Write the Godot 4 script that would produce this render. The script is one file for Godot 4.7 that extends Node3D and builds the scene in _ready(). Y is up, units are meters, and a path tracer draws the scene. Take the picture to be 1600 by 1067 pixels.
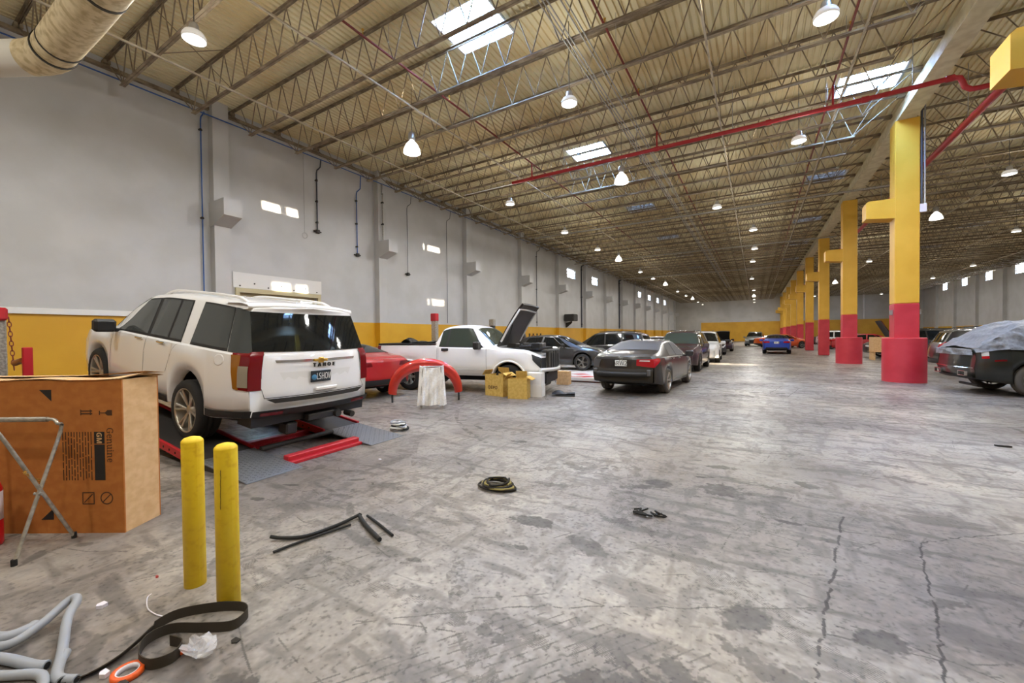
extends Node3D

# ------------------------------------------------------------------ helpers
var M := {}
var names := {}
var cache := {}
var rng := RandomNumberGenerator.new()

func V(x: float, y: float, d: float) -> Vector3:
	return Vector3(x, y, -d)

func S() -> SurfaceTool:
	var st := SurfaceTool.new()
	st.begin(Mesh.PRIMITIVE_TRIANGLES)
	st.set_smooth_group(-1)
	return st

func numbered(called: String) -> String:
	if not names.has(called):
		names[called] = 0
		return called
	names[called] += 1
	return "%s_%03d" % [called, names[called]]

func mesh_of(st: SurfaceTool) -> ArrayMesh:
	st.generate_normals()
	st.index()
	return st.commit()

func inst(called: String, mesh: Mesh, m: Material, parent: Node3D, label := "") -> MeshInstance3D:
	var o := MeshInstance3D.new()
	o.mesh = mesh
	o.material_override = m
	o.name = called if parent != self else numbered(called)
	parent.add_child(o, true)
	if label != "":
		o.set_meta("label", label)
	return o

func obj(called: String, st: SurfaceTool, m: Material, parent: Node3D, label := "") -> MeshInstance3D:
	return inst(called, mesh_of(st), m, parent, label)

func tag(o: Node3D, label: String, category: String, group := "") -> Node3D:
	o.set_meta("label", label)
	o.set_meta("category", category)
	if group != "":
		o.set_meta("group", group)
	return o

func thing(called: String, label: String, category: String, at := Vector3.ZERO, turn := 0.0, group := "") -> Node3D:
	var o := Node3D.new()
	o.name = numbered(called)
	add_child(o)
	o.position = at
	o.rotation.y = turn
	tag(o, label, category, group)
	return o

func struct(called: String, label := "", at := Vector3.ZERO) -> Node3D:
	var o := Node3D.new()
	o.name = numbered(called)
	add_child(o)
	o.position = at
	o.set_meta("kind", "structure")
	if label != "":
		o.set_meta("label", label)
	return o

func dup(root: Node3D, at: Vector3, turn: float, label: String, group := "") -> Node3D:
	var r: Node3D = root.duplicate()
	var base := str(root.name)
	if base.length() > 4 and base[-4] == "_" and base.right(3).is_valid_int():
		base = base.left(-4)
	r.name = numbered(base)
	add_child(r)
	r.position = at
	r.rotation.y = turn
	r.set_meta("label", label)
	if group != "":
		r.set_meta("group", group)
	return r

func ordinal(n: int) -> String:
	var a := ["first", "second", "third", "fourth", "fifth", "sixth", "seventh", "eighth", "ninth", "tenth", "eleventh", "twelfth", "thirteenth", "fourteenth", "fifteenth", "sixteenth", "seventeenth", "eighteenth", "nineteenth"]
	if n <= 19:
		return a[n - 1]
	var t := ["twentieth", "thirtieth", "fortieth", "fiftieth", "sixtieth", "seventieth"]
	var u := ["twenty", "thirty", "forty", "fifty", "sixty", "seventy"]
	if n % 10 == 0:
		return t[n / 10 - 2]
	return u[n / 10 - 2] + "-" + a[n % 10 - 1]

# --- shapes added to a SurfaceTool
func tri(st: SurfaceTool, a: Vector3, b: Vector3, c: Vector3) -> void:
	st.add_vertex(a)
	st.add_vertex(b)
	st.add_vertex(c)

func quad(st: SurfaceTool, a: Vector3, b: Vector3, c: Vector3, d: Vector3) -> void:
	tri(st, a, b, c)
	tri(st, a, c, d)

func box(st: SurfaceTool, c: Vector3, s: Vector3, b := Basis.IDENTITY) -> void:
	var h := s * 0.5
	var p := []
	for i in 8:
		p.append(c + b * Vector3(h.x if i & 1 else -h.x, h.y if i & 2 else -h.y, h.z if i & 4 else -h.z))
	st.set_smooth_group(-1)
	quad(st, p[0], p[2], p[3], p[1])
	quad(st, p[4], p[5], p[7], p[6])
	quad(st, p[0], p[4], p[6], p[2])
	quad(st, p[1], p[3], p[7], p[5])
	quad(st, p[0], p[1], p[5], p[4])
	quad(st, p[2], p[6], p[7], p[3])

func box2(st: SurfaceTool, lo: Vector3, hi: Vector3) -> void:
	box(st, (lo + hi) * 0.5, (hi - lo).abs())

# chamfered box
func cbox(st: SurfaceTool, c: Vector3, s: Vector3, e: float, b := Basis.IDENTITY) -> void:
	var h := s * 0.5
	var P := func(i: int, ax: int) -> Vector3:
		var v := Vector3(h.x if i & 1 else -h.x, h.y if i & 2 else -h.y, h.z if i & 4 else -h.z)
		for k in 3:
			if k != ax:
				v[k] -= sign(v[k]) * e
		return c + b * v
	st.set_smooth_group(-1)
	var faces := [[0, 2, 3, 1, 2], [4, 5, 7, 6, 2], [0, 4, 6, 2, 0], [1, 3, 7, 5, 0], [0, 1, 5, 4, 1], [2, 6, 7, 3, 1]]
	for f in faces:
		quad(st, P.call(f[0], f[4]), P.call(f[1], f[4]), P.call(f[2], f[4]), P.call(f[3], f[4]))
	for ax in 3:
		var a1 := (ax + 1) % 3
		var a2 := (ax + 2) % 3
		for i in 8:
			if i & (1 << ax):
				continue
			var j := i | (1 << ax)
			# edge i-j along ax, between faces a1 and a2
			var flip := ((1 if i & (1 << a1) else 0) + (1 if i & (1 << a2) else 0)) % 2 == 0
			var q := [P.call(i, a1), P.call(j, a1), P.call(j, a2), P.call(i, a2)]
			if flip:
				quad(st, q[3], q[2], q[1], q[0])
			else:
				quad(st, q[0], q[1], q[2], q[3])
	for i in 8:
		var n := (1 if i & 1 else 0) + (1 if i & 2 else 0) + (1 if i & 4 else 0)
		if n % 2 == 1:
			tri(st, P.call(i, 0), P.call(i, 2), P.call(i, 1))
		else:
			tri(st, P.call(i, 0), P.call(i, 1), P.call(i, 2))

# grid of points rows[i][j]; smooth
func grid(st: SurfaceTool, rows: Array, group := 1, flip := false) -> void:
	st.set_smooth_group(group)
	for i in rows.size() - 1:
		for j in rows[i].size() - 1:
			var a: Vector3 = rows[i][j]
			var b: Vector3 = rows[i][j + 1]
			var c: Vector3 = rows[i + 1][j + 1]
			var d: Vector3 = rows[i + 1][j]
			if flip:
				quad(st, a, d, c, b)
			else:
				quad(st, a, b, c, d)
	st.set_smooth_group(-1)

func lathe(st: SurfaceTool, prof: Array, n: int, xf := Transform3D.IDENTITY, group := 1) -> void:
	# prof: [radius, y]; runs round y
	var rows := []
	for p in prof:
		var row := []
		for k in n + 1:
			var a := TAU * k / n
			row.append(xf * Vector3(p[0] * cos(a), p[1], p[0] * sin(a)))
		rows.append(row)
	grid(st, rows, group)

func frame_of(dir: Vector3) -> Basis:
	var y := dir.normalized()
	var x := y.cross(Vector3.UP if absf(y.y) < 0.95 else Vector3.RIGHT).normalized()
	return Basis(x, y, x.cross(y))

func cyl(st: SurfaceTool, a: Vector3, b: Vector3, r: float, n := 10, r2 := -1.0, caps := true) -> void:
	var f := frame_of(b - a)
	var xf := Transform3D(f, a)
	var l := (b - a).length()
	if r2 < 0:
		r2 = r
	lathe(st, [[r, 0.0], [r2, l]], n, xf, 1)
	if caps:
		lathe(st, [[0.0, 0.0], [r, 0.0]], n, xf, -1)
		lathe(st, [[r2, l], [0.0, l]], n, xf, -1)

func tube(st: SurfaceTool, pts: Array, r: float, n := 8, caps := true, group := 1) -> void:
	var rows := []
	var px := Vector3.ZERO
	for i in pts.size():
		var t: Vector3 = (pts[mini(i + 1, pts.size() - 1)] - pts[maxi(i - 1, 0)]).normalized()
		if i == 0:
			px = frame_of(t).x
		px = (px - t * px.dot(t)).normalized()
		var pz := px.cross(t)
		var row := []
		for k in n + 1:
			var a := TAU * k / n
			row.append(pts[i] + (px * cos(a) + pz * sin(a)) * r)
		rows.append(row)
	grid(st, rows, group)
	if caps:
		st.set_smooth_group(-1)
		for k in n:
			tri(st, pts[0], rows[0][k + 1], rows[0][k])
			tri(st, pts[-1], rows[-1][k], rows[-1][k + 1])

# ribbon with thickness along a path
func strap(st: SurfaceTool, pts: Array, sides: Array, w: float, t: float) -> void:
	var A := []
	var B := []
	var C := []
	var D := []
	for i in pts.size():
		var tan: Vector3 = (pts[mini(i + 1, pts.size() - 1)] - pts[maxi(i - 1, 0)]).normalized()
		var s: Vector3 = sides[i]
		s = (s - tan * s.dot(tan)).normalized()
		var n := s.cross(tan).normalized()
		A.append(pts[i] - s * w * 0.5 - n * t * 0.5)
		B.append(pts[i] + s * w * 0.5 - n * t * 0.5)
		C.append(pts[i] + s * w * 0.5 + n * t * 0.5)
		D.append(pts[i] - s * w * 0.5 + n * t * 0.5)
	grid(st, [A, B], 1)
	grid(st, [B, C], 2)
	grid(st, [C, D], 3)
	grid(st, [D, A], 4)
	quad(st, A[0], B[0], C[0], D[0])
	quad(st, D[-1], C[-1], B[-1], A[-1])

# polygon in the xy plane of xf, extruded along its z by depth
func extrude(st: SurfaceTool, poly: Array, depth: float, xf := Transform3D.IDENTITY) -> void:
	var pp := PackedVector2Array(poly)
	if Geometry2D.is_polygon_clockwise(pp):
		pp.reverse()
	var idx := Geometry2D.triangulate_polygon(pp)
	st.set_smooth_group(-1)
	var F := func(p: Vector2, z: float) -> Vector3: return xf * Vector3(p.x, p.y, z)
	for k in range(0, idx.size(), 3):
		var a := pp[idx[k]]
		var b := pp[idx[k + 1]]
		var c := pp[idx[k + 2]]
		if (b - a).cross(c - a) < 0:
			var t := b
			b = c
			c = t
		tri(st, F.call(a, 0), F.call(b, 0), F.call(c, 0))
		tri(st, F.call(a, depth), F.call(c, depth), F.call(b, depth))
	for k in pp.size():
		var a := pp[k]
		var b := pp[(k + 1) % pp.size()]
		quad(st, F.call(a, 0), F.call(a, depth), F.call(b, depth), F.call(b, 0))

func text(parent: Node3D, called: String, words: String, size: float, m: Material, xf: Transform3D, depth := 0.004, font_name := "Droid Sans", bold := false) -> MeshInstance3D:
	var t := TextMesh.new()
	var f := SystemFont.new()
	f.font_names = PackedStringArray([font_name])
	if bold:
		f.font_weight = 700
	t.font = f
	t.text = words
	t.font_size = 64
	t.pixel_size = size / 46.0
	t.depth = depth
	t.curve_step = 2.0
	var o := MeshInstance3D.new()
	o.mesh = t
	o.material_override = m
	o.name = called
	parent.add_child(o, true)
	o.transform = xf
	return o

func smooth_path(pts: Array, n := 6) -> Array:
	var c := Curve3D.new()
	for i in pts.size():
		var a: Vector3 = pts[maxi(i - 1, 0)]
		var b: Vector3 = pts[mini(i + 1, pts.size() - 1)]
		var t := (b - a) / 6.0
		c.add_point(pts[i], -t, t)
	var out := []
	for i in pts.size() - 1:
		for k in n:
			out.append(c.sample(i, float(k) / n))
	out.append(pts[-1])
	return out

# ------------------------------------------------------------------ materials
func mat(called: String, c: Color, rough := 0.6, metal := 0.0) -> StandardMaterial3D:
	var m := StandardMaterial3D.new()
	m.resource_name = called
	m.albedo_color = c
	m.roughness = rough
	m.metallic = metal
	M[called] = m
	return m

func rgb(r: float, g: float, b: float) -> Color:
	return Color(r / 255.0, g / 255.0, b / 255.0)

func paint(called: String, c: Color) -> StandardMaterial3D:
	var m := mat(called, c, 0.38)
	m.clearcoat_enabled = true
	m.clearcoat = 1.0
	m.clearcoat_roughness = 0.06
	return m

func noise_img(seed_: int, freq: float, size: int, octaves := 4, type := FastNoiseLite.TYPE_SIMPLEX_SMOOTH) -> PackedByteArray:
	var n := FastNoiseLite.new()
	n.seed = seed_
	n.noise_type = type
	n.frequency = freq
	n.fractal_octaves = octaves
	var im := n.get_seamless_image(size, size, false, false, 0.12)
	im.convert(Image.FORMAT_L8)
	return im.get_data()

func ramp_tex(seed_: int, freq: float, size: int, c0: Color, c1: Color, lo := 0.3, hi := 0.7, octaves := 5) -> ImageTexture:
	var d := noise_img(seed_, freq, size, octaves)
	var out := PackedByteArray()
	out.resize(size * size * 3)
	var lut := []
	for i in 256:
		lut.append(c0.lerp(c1, clampf((i / 255.0 - lo) / (hi - lo), 0, 1)))
	for i in d.size():
		var c: Color = lut[d[i]]
		out[i * 3] = c.r8
		out[i * 3 + 1] = c.g8
		out[i * 3 + 2] = c.b8
	return ImageTexture.create_from_image(Image.create_from_data(size, size, false, Image.FORMAT_RGB8, out))

func triplanar(m: StandardMaterial3D, tex: Texture2D, scale: float, world := true) -> StandardMaterial3D:
	m.albedo_texture = tex
	m.uv1_triplanar = true
	m.uv1_world_triplanar = world
	m.uv1_scale = Vector3.ONE * scale
	return m

var F_SIZE := 2048
var F_TILE := 10.0
var f_dark := PackedFloat32Array()
var f_noise := PackedByteArray()
var f_fine := PackedByteArray()

func f_put(px: float, py: float, v: float) -> void:
	var x := posmod(int(px), F_SIZE)
	var y := posmod(int(py), F_SIZE)
	var i := y * F_SIZE + x
	if v < f_dark[i]:
		f_dark[i] = v

# a worn or stained patch in metres: centre, half sizes, angle, strength
func f_patch(cx: float, cd: float, a: float, b: float, ang: float, k: float, ragged := 0.5) -> void:
	var s := F_SIZE / F_TILE
	var ca := cos(ang)
	var sa := sin(ang)
	var r := int(maxf(a, b) * s * 1.3) + 2
	var ox := cx * s
	var oy := cd * s
	for j in range(-r, r):
		for i in range(-r, r):
			var u := (i * ca + j * sa) / (a * s)
			var w := (-i * sa + j * ca) / (b * s)
			var q := u * u + w * w
			if q > 1.8:
				continue
			var x := posmod(int(ox + i), F_SIZE)
			var y := posmod(int(oy + j), F_SIZE)
			var n := f_noise[y * F_SIZE + x] / 255.0
			var n2 := f_fine[y * F_SIZE + x] / 255.0
			var edge := clampf((1.0 - q + ((n - 0.5) * 2.2 + (n2 - 0.5) * 1.3) * ragged) * 3.0, 0.0, 1.0)
			if edge > 0.0:
				f_put(ox + i, oy + j, 1.0 - k * edge * (0.75 + 0.5 * n))

# a mark along a path of [x, d] points in metres
func f_line(pts: Array, width: float, k: float, strands := 1, broken := 0.0) -> void:
	var s := F_SIZE / F_TILE
	var total := 0.0
	for seg in pts.size() - 1:
		var a := Vector2(pts[seg][0], pts[seg][1]) * s
		var b := Vector2(pts[seg + 1][0], pts[seg + 1][1]) * s
		var l := a.distance_to(b)
		var n := (b - a).normalized().orthogonal()
		var steps := int(l / 0.7) + 1
		for q in steps:
			var p := a.lerp(b, float(q) / steps)
			total += 0.7
			for h in strands:
				var off := 0.0 if strands == 1 else (float(h) / (strands - 1) - 0.5) * width * s
				var p2 := p + n * off
				var x := posmod(int(p2.x), F_SIZE)
				var y := posmod(int(p2.y), F_SIZE)
				var g := f_noise[y * F_SIZE + x] / 255.0
				if g < broken:
					continue
				if strands == 1:
					var wpx := width * s * (0.4 + 1.2 * g)
					var m := -wpx * 0.5
					while m <= wpx * 0.5:
						f_put(p.x + n.x * m, p.y + n.y * m, 1.0 - k)
						m += 0.8
				else:
					f_put(p2.x, p2.y, 1.0 - k * (0.6 + 0.8 * (g - 0.3)))

func streak_img(seed_: int, along_x: bool) -> PackedByteArray:
	var n := FastNoiseLite.new()
	n.seed = seed_
	n.frequency = 0.02
	n.fractal_octaves = 5
	var im := n.get_seamless_image(F_SIZE if not along_x else F_SIZE / 4, F_SIZE if along_x else F_SIZE / 4, false, false, 0.12)
	im.convert(Image.FORMAT_L8)
	im.resize(F_SIZE, F_SIZE, Image.INTERPOLATE_CUBIC)
	return im.get_data()

# a path that strays a little, as a crack does
func wander(pts: Array) -> Array:
	var out := []
	for i in pts.size() - 1:
		for k in 12:
			var t := k / 12.0
			out.append([lerpf(pts[i][0], pts[i + 1][0], t) + rng.randf_range(-0.012, 0.012), lerpf(pts[i][1], pts[i + 1][1], t) + rng.randf_range(-0.012, 0.012)])
	out.append(pts[-1])
	return out

func arc(cx: float, cd: float, r: float, a0: float, a1: float) -> Array:
	var out := []
	for i in 25:
		var a := deg_to_rad(lerpf(a0, a1, i / 24.0))
		out.append([cx + r * cos(a), cd + r * sin(a)])
	return out

func make_floor_material() -> void:
	rng.seed = 77
	var N := F_SIZE * F_SIZE
	f_dark.resize(N)
	f_dark.fill(1.0)
	f_noise = noise_img(5, 0.035, F_SIZE, 5)
	f_fine = noise_img(6, 0.12, F_SIZE, 3)
	var broad := noise_img(9, 0.0035, F_SIZE, 4)
	var tint := noise_img(21, 0.002, F_SIZE, 3)
	var fine := noise_img(13, 0.22, F_SIZE, 2, FastNoiseLite.TYPE_VALUE)
	# worn and stained islands with ragged outlines
	var islands := noise_img(51, 0.017, F_SIZE, 6)
	var streak_x := streak_img(52, true)
	var streak_y := streak_img(53, false)
	for i in N:
		var b := broad[i] * 0.0039
		var a := clampf((islands[i] * 0.0039 - 0.55) * 6.0, 0.0, 1.0) * (0.03 + 0.24 * b)
		a = maxf(a, clampf((streak_x[i] * 0.0039 - 0.6) * 6.0, 0.0, 1.0) * 0.22)
		a = maxf(a, clampf((streak_y[i] * 0.0039 - 0.62) * 6.0, 0.0, 1.0) * 0.18)
		f_dark[i] = 1.0 - a
	for i in 240:
		var a := rng.randf_range(0.03, 0.13)
		f_patch(rng.randf() * 10, rng.randf() * 10, a * rng.randf_range(1.0, 2.2), a * rng.randf_range(0.3, 0.7), rng.randf_range(-0.7, 0.7), rng.randf_range(0.14, 0.36), rng.randf_range(0.7, 1.2))
	# rubber arcs left by turning wheels
	for i in 60:
		var r := rng.randf_range(0.8, 6.0)
		var a0 := rng.randf() * 360
		f_line(arc(rng.randf() * 10, rng.randf() * 10, r, a0, a0 + rng.randf_range(20, 70)), rng.randf_range(0.06, 0.2), rng.randf_range(0.2, 0.42), rng.randi_range(6, 18), rng.randf_range(0.4, 0.56))
	# scuffs
	for i in 1100:
		var x := rng.randf() * 10
		var d := rng.randf() * 10
		var l := rng.randf_range(0.06, 0.7)
		var an := rng.randf_range(-0.5, 0.5) + (0.9 if rng.randf() < 0.35 else 0.0)
		var bend := rng.randf_range(-0.12, 0.12)
		f_line([[x, d], [x + l * 0.5 * cos(an + bend), d + l * 0.5 * sin(an + bend)], [x + l * cos(an), d + l * sin(an)]], 0.004, rng.randf_range(0.12, 0.36), 1, rng.randf_range(0.35, 0.55))
	# the pair of cracks and the cross joint near the camera
	f_line(wander([[0.64, 4.46], [0.48, 3.63], [0.39, 3.16], [0.26, 2.47], [0.2, 2.1]]), 0.011, 0.5, 1, 0.36)
	f_line(wander([[1.05, 4.18], [0.93, 3.55], [0.85, 3.1], [0.74, 2.58], [0.66, 2.1]]), 0.008, 0.55, 1, 0.25)
	f_line(wander([[0.2, 4.1], [1.05, 4.18], [1.35, 4.45], [1.8, 4.79], [2.6, 5.3]]), 0.006, 0.45, 1, 0.35)
	f_line(wander([[-2.0, 1.4], [-1.2, 2.05], [-0.4, 2.5], [0.3, 2.9]]), 0.006, 0.35, 1, 0.36)
	f_patch(-1.65, 3.05, 0.22, 0.1, 0.1, 0.4, 0.5)
	f_patch(-1.1, 2.9, 0.2, 0.1, -0.5, 0.32, 0.6)
	f_patch(-0.05, 2.6, 0.17, 0.12, 0.8, 0.36, 0.5)
	f_patch(-0.25, 1.9, 0.3, 0.13, -0.8, 0.33, 0.7)
	f_patch(-0.6, 1.75, 0.22, 0.12, 0.6, 0.3, 0.8)
	f_patch(0.15, 2.2, 0.4, 0.08, -0.4, 0.3, 0.7)
	f_patch(0.6, 2.3, 0.16, 0.12, 0.5, 0.34, 0.7)
	f_patch(0.55, 2.75, 0.13, 0.09, 0.5, 0.34, 0.5)
	f_patch(-0.9, 4.5, 0.16, 0.12, 0.0, 0.34, 0.4)
	f_patch(-0.3, 4.6, 0.22, 0.2, 0.2, 0.3, 0.8)
	for k in 14:
		f_line([[-1.9 + k * 0.07, 0.9 + k * 0.015], [-1.1 + k * 0.075, 2.1 + k * 0.01]], 0.006, 0.3, 1, 0.38)
	var out := PackedByteArray()
	out.resize(N * 3)
	var rough := PackedByteArray()
	rough.resize(N / 4)
	for i in N:
		var b := broad[i] * 0.0039
		var t := tint[i] * 0.0039
		var v := f_dark[i] * (0.84 + 0.20 * b + 0.14 * (f_noise[i] * 0.0039 - 0.5)) * (0.90 + fine[i] * 0.00075)
		if fine[i] < 66:
			v *= 0.84
		out[i * 3] = clampi(int(v * (154 + 10 * t)), 0, 255)
		out[i * 3 + 1] = clampi(int(v * (149 + 5 * t)), 0, 255)
		out[i * 3 + 2] = clampi(int(v * (145 - 3 * t)), 0, 255)
	var h := F_SIZE / 2
	for y in h:
		for x in h:
			var i := (y * 2) * F_SIZE + x * 2
			rough[y * h + x] = clampi(int(58 + 50 * (1.0 - broad[i] / 255.0) + 120 * (1.0 - f_dark[i]) + 0.16 * f_noise[i]), 0, 255)
	var m := mat("polished_concrete", Color.WHITE, 1.0)
	m.albedo_texture = ImageTexture.create_from_image(Image.create_from_data(F_SIZE, F_SIZE, false, Image.FORMAT_RGB8, out))
	m.roughness_texture = ImageTexture.create_from_image(Image.create_from_data(h, h, false, Image.FORMAT_L8, rough))
	m.roughness_texture_channel = BaseMaterial3D.TEXTURE_CHANNEL_RED
	m.metallic_specular = 0.5
	# broad stains over the whole hall
	m.detail_enabled = true
	m.detail_blend_mode = BaseMaterial3D.BLEND_MODE_MUL
	m.detail_uv_layer = BaseMaterial3D.DETAIL_UV_2
	m.detail_albedo = ramp_tex(31, 0.02, 512, rgb(206, 202, 200), rgb(255, 254, 250), 0.3, 0.66, 5)

func make_materials() -> void:
	make_floor_material()
	# walls
	triplanar(mat("white_wall", Color.WHITE, 0.42), ramp_tex(3, 0.012, 512, rgb(186, 186, 185), rgb(194, 194, 194), 0.3, 0.7), 0.09)
	triplanar(mat("gray_wall", Color.WHITE, 0.6), ramp_tex(4, 0.012, 256, rgb(178, 176, 170), rgb(190, 188, 183), 0.3, 0.7), 0.1)
	triplanar(mat("yellow_paint", Color.WHITE, 0.45), ramp_tex(6, 0.02, 256, rgb(206, 154, 30), rgb(214, 162, 38), 0.3, 0.7), 0.12)
	triplanar(mat("column_yellow", Color.WHITE, 0.5), ramp_tex(7, 0.02, 256, rgb(212, 162, 44), rgb(220, 170, 54), 0.3, 0.7), 0.15)
	triplanar(mat("column_red", Color.WHITE, 0.45), ramp_tex(8, 0.05, 256, rgb(186, 44, 56), rgb(198, 56, 66), 0.25, 0.75), 0.12)
	triplanar(mat("beam_cream", Color.WHITE, 0.7), ramp_tex(10, 0.02, 256, rgb(196, 184, 150), rgb(214, 204, 172), 0.3, 0.7), 0.4)
	triplanar(mat("deck_cream", Color.WHITE, 0.7), ramp_tex(11, 0.011, 512, rgb(208, 188, 142), rgb(226, 216, 178), 0.28, 0.6), 0.045)
	triplanar(mat("joist_steel", Color.WHITE, 0.65), ramp_tex(12, 0.02, 256, rgb(112, 96, 76), rgb(152, 138, 114), 0.3, 0.7), 0.35)
	triplanar(mat("pale_steel", Color.WHITE, 0.6), ramp_tex(14, 0.02, 256, rgb(168, 156, 134), rgb(196, 186, 166), 0.3, 0.7), 0.4)
	mat("sprinkler_red", rgb(170, 34, 38), 0.45)
	mat("rust_red", rgb(120, 44, 34), 0.6)
	mat("conduit", rgb(172, 172, 170), 0.4, 0.6)
	mat("blue_pipe", rgb(52, 92, 158), 0.45)
	mat("dark_pipe", rgb(66, 70, 80), 0.5)
	mat("white_metal", rgb(226, 226, 224), 0.5)
	mat("door_beige", rgb(196, 186, 150), 0.6)
	# glass
	var g := mat("clear_glass", Color(0.95, 0.97, 1.0, 0.1), 0.03)
	g.transparency = BaseMaterial3D.TRANSPARENCY_ALPHA
	var fg := mat("aged_plastic", Color(0.5, 0.47, 0.4, 0.955), 0.5)
	fg.transparency = BaseMaterial3D.TRANSPARENCY_ALPHA
	mat("car_glass", rgb(22, 25, 26), 0.04)
	mat("car_glass_grey", rgb(70, 74, 74), 0.08)
	mat("car_glass_green", rgb(58, 66, 58), 0.06)
	mat("dusty_glass", rgb(72, 73, 76), 0.4)
	# lamps
	var l := mat("lamp_glow", Color.WHITE, 0.5)
	l.emission_enabled = true
	l.emission = Color(1.0, 0.97, 0.92)
	l.emission_energy_multiplier = 14.0
	var l2 := mat("acrylic_glow", Color(0.95, 0.95, 0.95), 0.3)
	l2.emission_enabled = true
	l2.emission = Color(1.0, 0.97, 0.92)
	l2.emission_energy_multiplier = 2.6
	var l3 := mat("acrylic_dim", Color(0.8, 0.8, 0.8), 0.25)
	l3.emission_enabled = true
	l3.emission = Color(1.0, 0.97, 0.92)
	l3.emission_energy_multiplier = 0.35
	mat("lamp_housing", rgb(190, 190, 192), 0.35, 0.7)
	# cars
	var wp := paint("white_paint", rgb(238, 238, 238))
	paint("silver_white", rgb(214, 215, 216))
	paint("black_paint", rgb(22, 22, 24))
	paint("dusty_black", rgb(22, 21, 21)).clearcoat_roughness = 0.16
	paint("maroon_paint", rgb(46, 20, 26))
	paint("red_paint", rgb(176, 12, 18))
	paint("orange_red", rgb(196, 34, 12))
	paint("blue_paint", rgb(14, 62, 170))
	paint("orange_paint", rgb(214, 84, 20))
	paint("grey_paint", rgb(112, 116, 116))
	paint("silver_paint", rgb(172, 174, 176))
	paint("green_black", rgb(20, 26, 22))
	mat("tyre", rgb(34, 33, 32), 0.8)
	mat("tyre_dusty", rgb(84, 79, 72), 0.9)
	mat("chrome", rgb(222, 222, 222), 0.12, 1.0)
	mat("alloy", rgb(190, 184, 172), 0.3, 0.8)
	mat("alloy_dark", rgb(120, 118, 114), 0.35, 0.8)
	mat("black_plastic", rgb(28, 28, 29), 0.55)
	mat("black_rubber", rgb(24, 24, 24), 0.75)
	mat("dark_metal", rgb(58, 56, 54), 0.5, 0.5)
	mat("engine_grey", rgb(96, 94, 92), 0.5, 0.4)
	mat("underbody", rgb(16, 16, 16), 0.8)
	mat("lens_red", rgb(168, 10, 22), 0.12)
	mat("lens_dark_red", rgb(112, 16, 22), 0.12)
	mat("lens_smoke", rgb(150, 142, 126), 0.12)
	mat("lens_clear", rgb(206, 206, 204), 0.1)
	mat("lens_amber", rgb(150, 96, 30), 0.15)
	mat("gold_badge", rgb(206, 160, 70), 0.3, 0.6)
	mat("plate_black", rgb(24, 34, 42), 0.4)
	mat("plate_white", rgb(226, 228, 224), 0.4)
	mat("print_white", rgb(232, 232, 230), 0.6)
	mat("print_black", rgb(28, 24, 22), 0.7)
	mat("print_brown", rgb(70, 42, 18), 0.75)
	mat("plate_blue", rgb(70, 130, 170), 0.4)
	# gear
	triplanar(mat("cardboard", Color.WHITE, 0.85), ramp_tex(15, 0.05, 256, rgb(166, 98, 36), rgb(178, 110, 46), 0.3, 0.7), 0.8)
	triplanar(mat("cardboard_pale", Color.WHITE, 0.85), ramp_tex(16, 0.05, 256, rgb(202, 162, 112), rgb(216, 178, 130), 0.3, 0.7), 0.8)
	triplanar(mat("carton_yellow", Color.WHITE, 0.85), ramp_tex(17, 0.05, 256, rgb(196, 160, 78), rgb(212, 178, 98), 0.3, 0.7), 0.8)
	triplanar(mat("bollard_yellow", Color.WHITE, 0.5), ramp_tex(18, 0.06, 256, rgb(222, 176, 14), rgb(240, 204, 30), 0.12, 0.4), 0.9)
	triplanar(mat("galvanised", Color.WHITE, 0.4), ramp_tex(19, 0.05, 256, rgb(150, 146, 138), rgb(186, 182, 172), 0.3, 0.7), 1.4)
	M["galvanised"].metallic = 0.6
	triplanar(mat("duct_beige", Color.WHITE, 0.55), ramp_tex(20, 0.04, 256, rgb(176, 156, 116), rgb(214, 198, 162), 0.25, 0.6), 0.7)
	mat("duct_tape", rgb(214, 210, 200), 0.5)
	mat("lift_red", rgb(178, 22, 34), 0.45)
	mat("plate_steel", rgb(128, 130, 134), 0.45, 0.5)
	mat("lift_dark", rgb(54, 52, 52), 0.6)
	mat("platform_white", rgb(204, 200, 196), 0.5)
	mat("hose_grey", rgb(150, 154, 160), 0.5)
	mat("strap_olive", rgb(56, 48, 36), 0.85)
	mat("rope", rgb(148, 136, 84), 0.9)
	mat("rope_black", rgb(34, 30, 26), 0.9)
	mat("extinguisher_red", rgb(214, 22, 34), 0.3)
	mat("label_pale", rgb(226, 220, 226), 0.5)
	mat("orange_plastic", rgb(226, 92, 30), 0.4)
	var bag := mat("clear_bag", Color(0.9, 0.9, 0.92, 0.35), 0.15)
	bag.transparency = BaseMaterial3D.TRANSPARENCY_ALPHA
	triplanar(mat("white_cloth", Color.WHITE, 0.9), ramp_tex(22, 0.05, 256, rgb(214, 211, 206), rgb(232, 230, 227), 0.3, 0.7), 1.5)
	var cov := triplanar(mat("cover_grey", Color.WHITE, 0.5), ramp_tex(23, 0.05, 256, rgb(108, 111, 116), rgb(132, 135, 140), 0.3, 0.7), 1.0)
	var bump := FastNoiseLite.new()
	bump.seed = 4
	bump.frequency = 0.012
	bump.fractal_octaves = 4
	cov.metallic_specular = 0.55
	mat("brass_brown", rgb(150, 92, 40), 0.5)
	mat("grime_brown", rgb(46, 40, 31), 0.8)

const XL := -14.45
const XR := 22.4
const XC := 4.02
const D0 := -7.0
const D1 := 90.0
const DECK := 8.88
const PIL0 := 6.19
const PILS := 6.3
const SKY_D := [7.85, 15.65, 24.1, 32.3, 40.5, 48.7]
const SKY_X := [-5.72, 2.8, 12.9]

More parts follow.
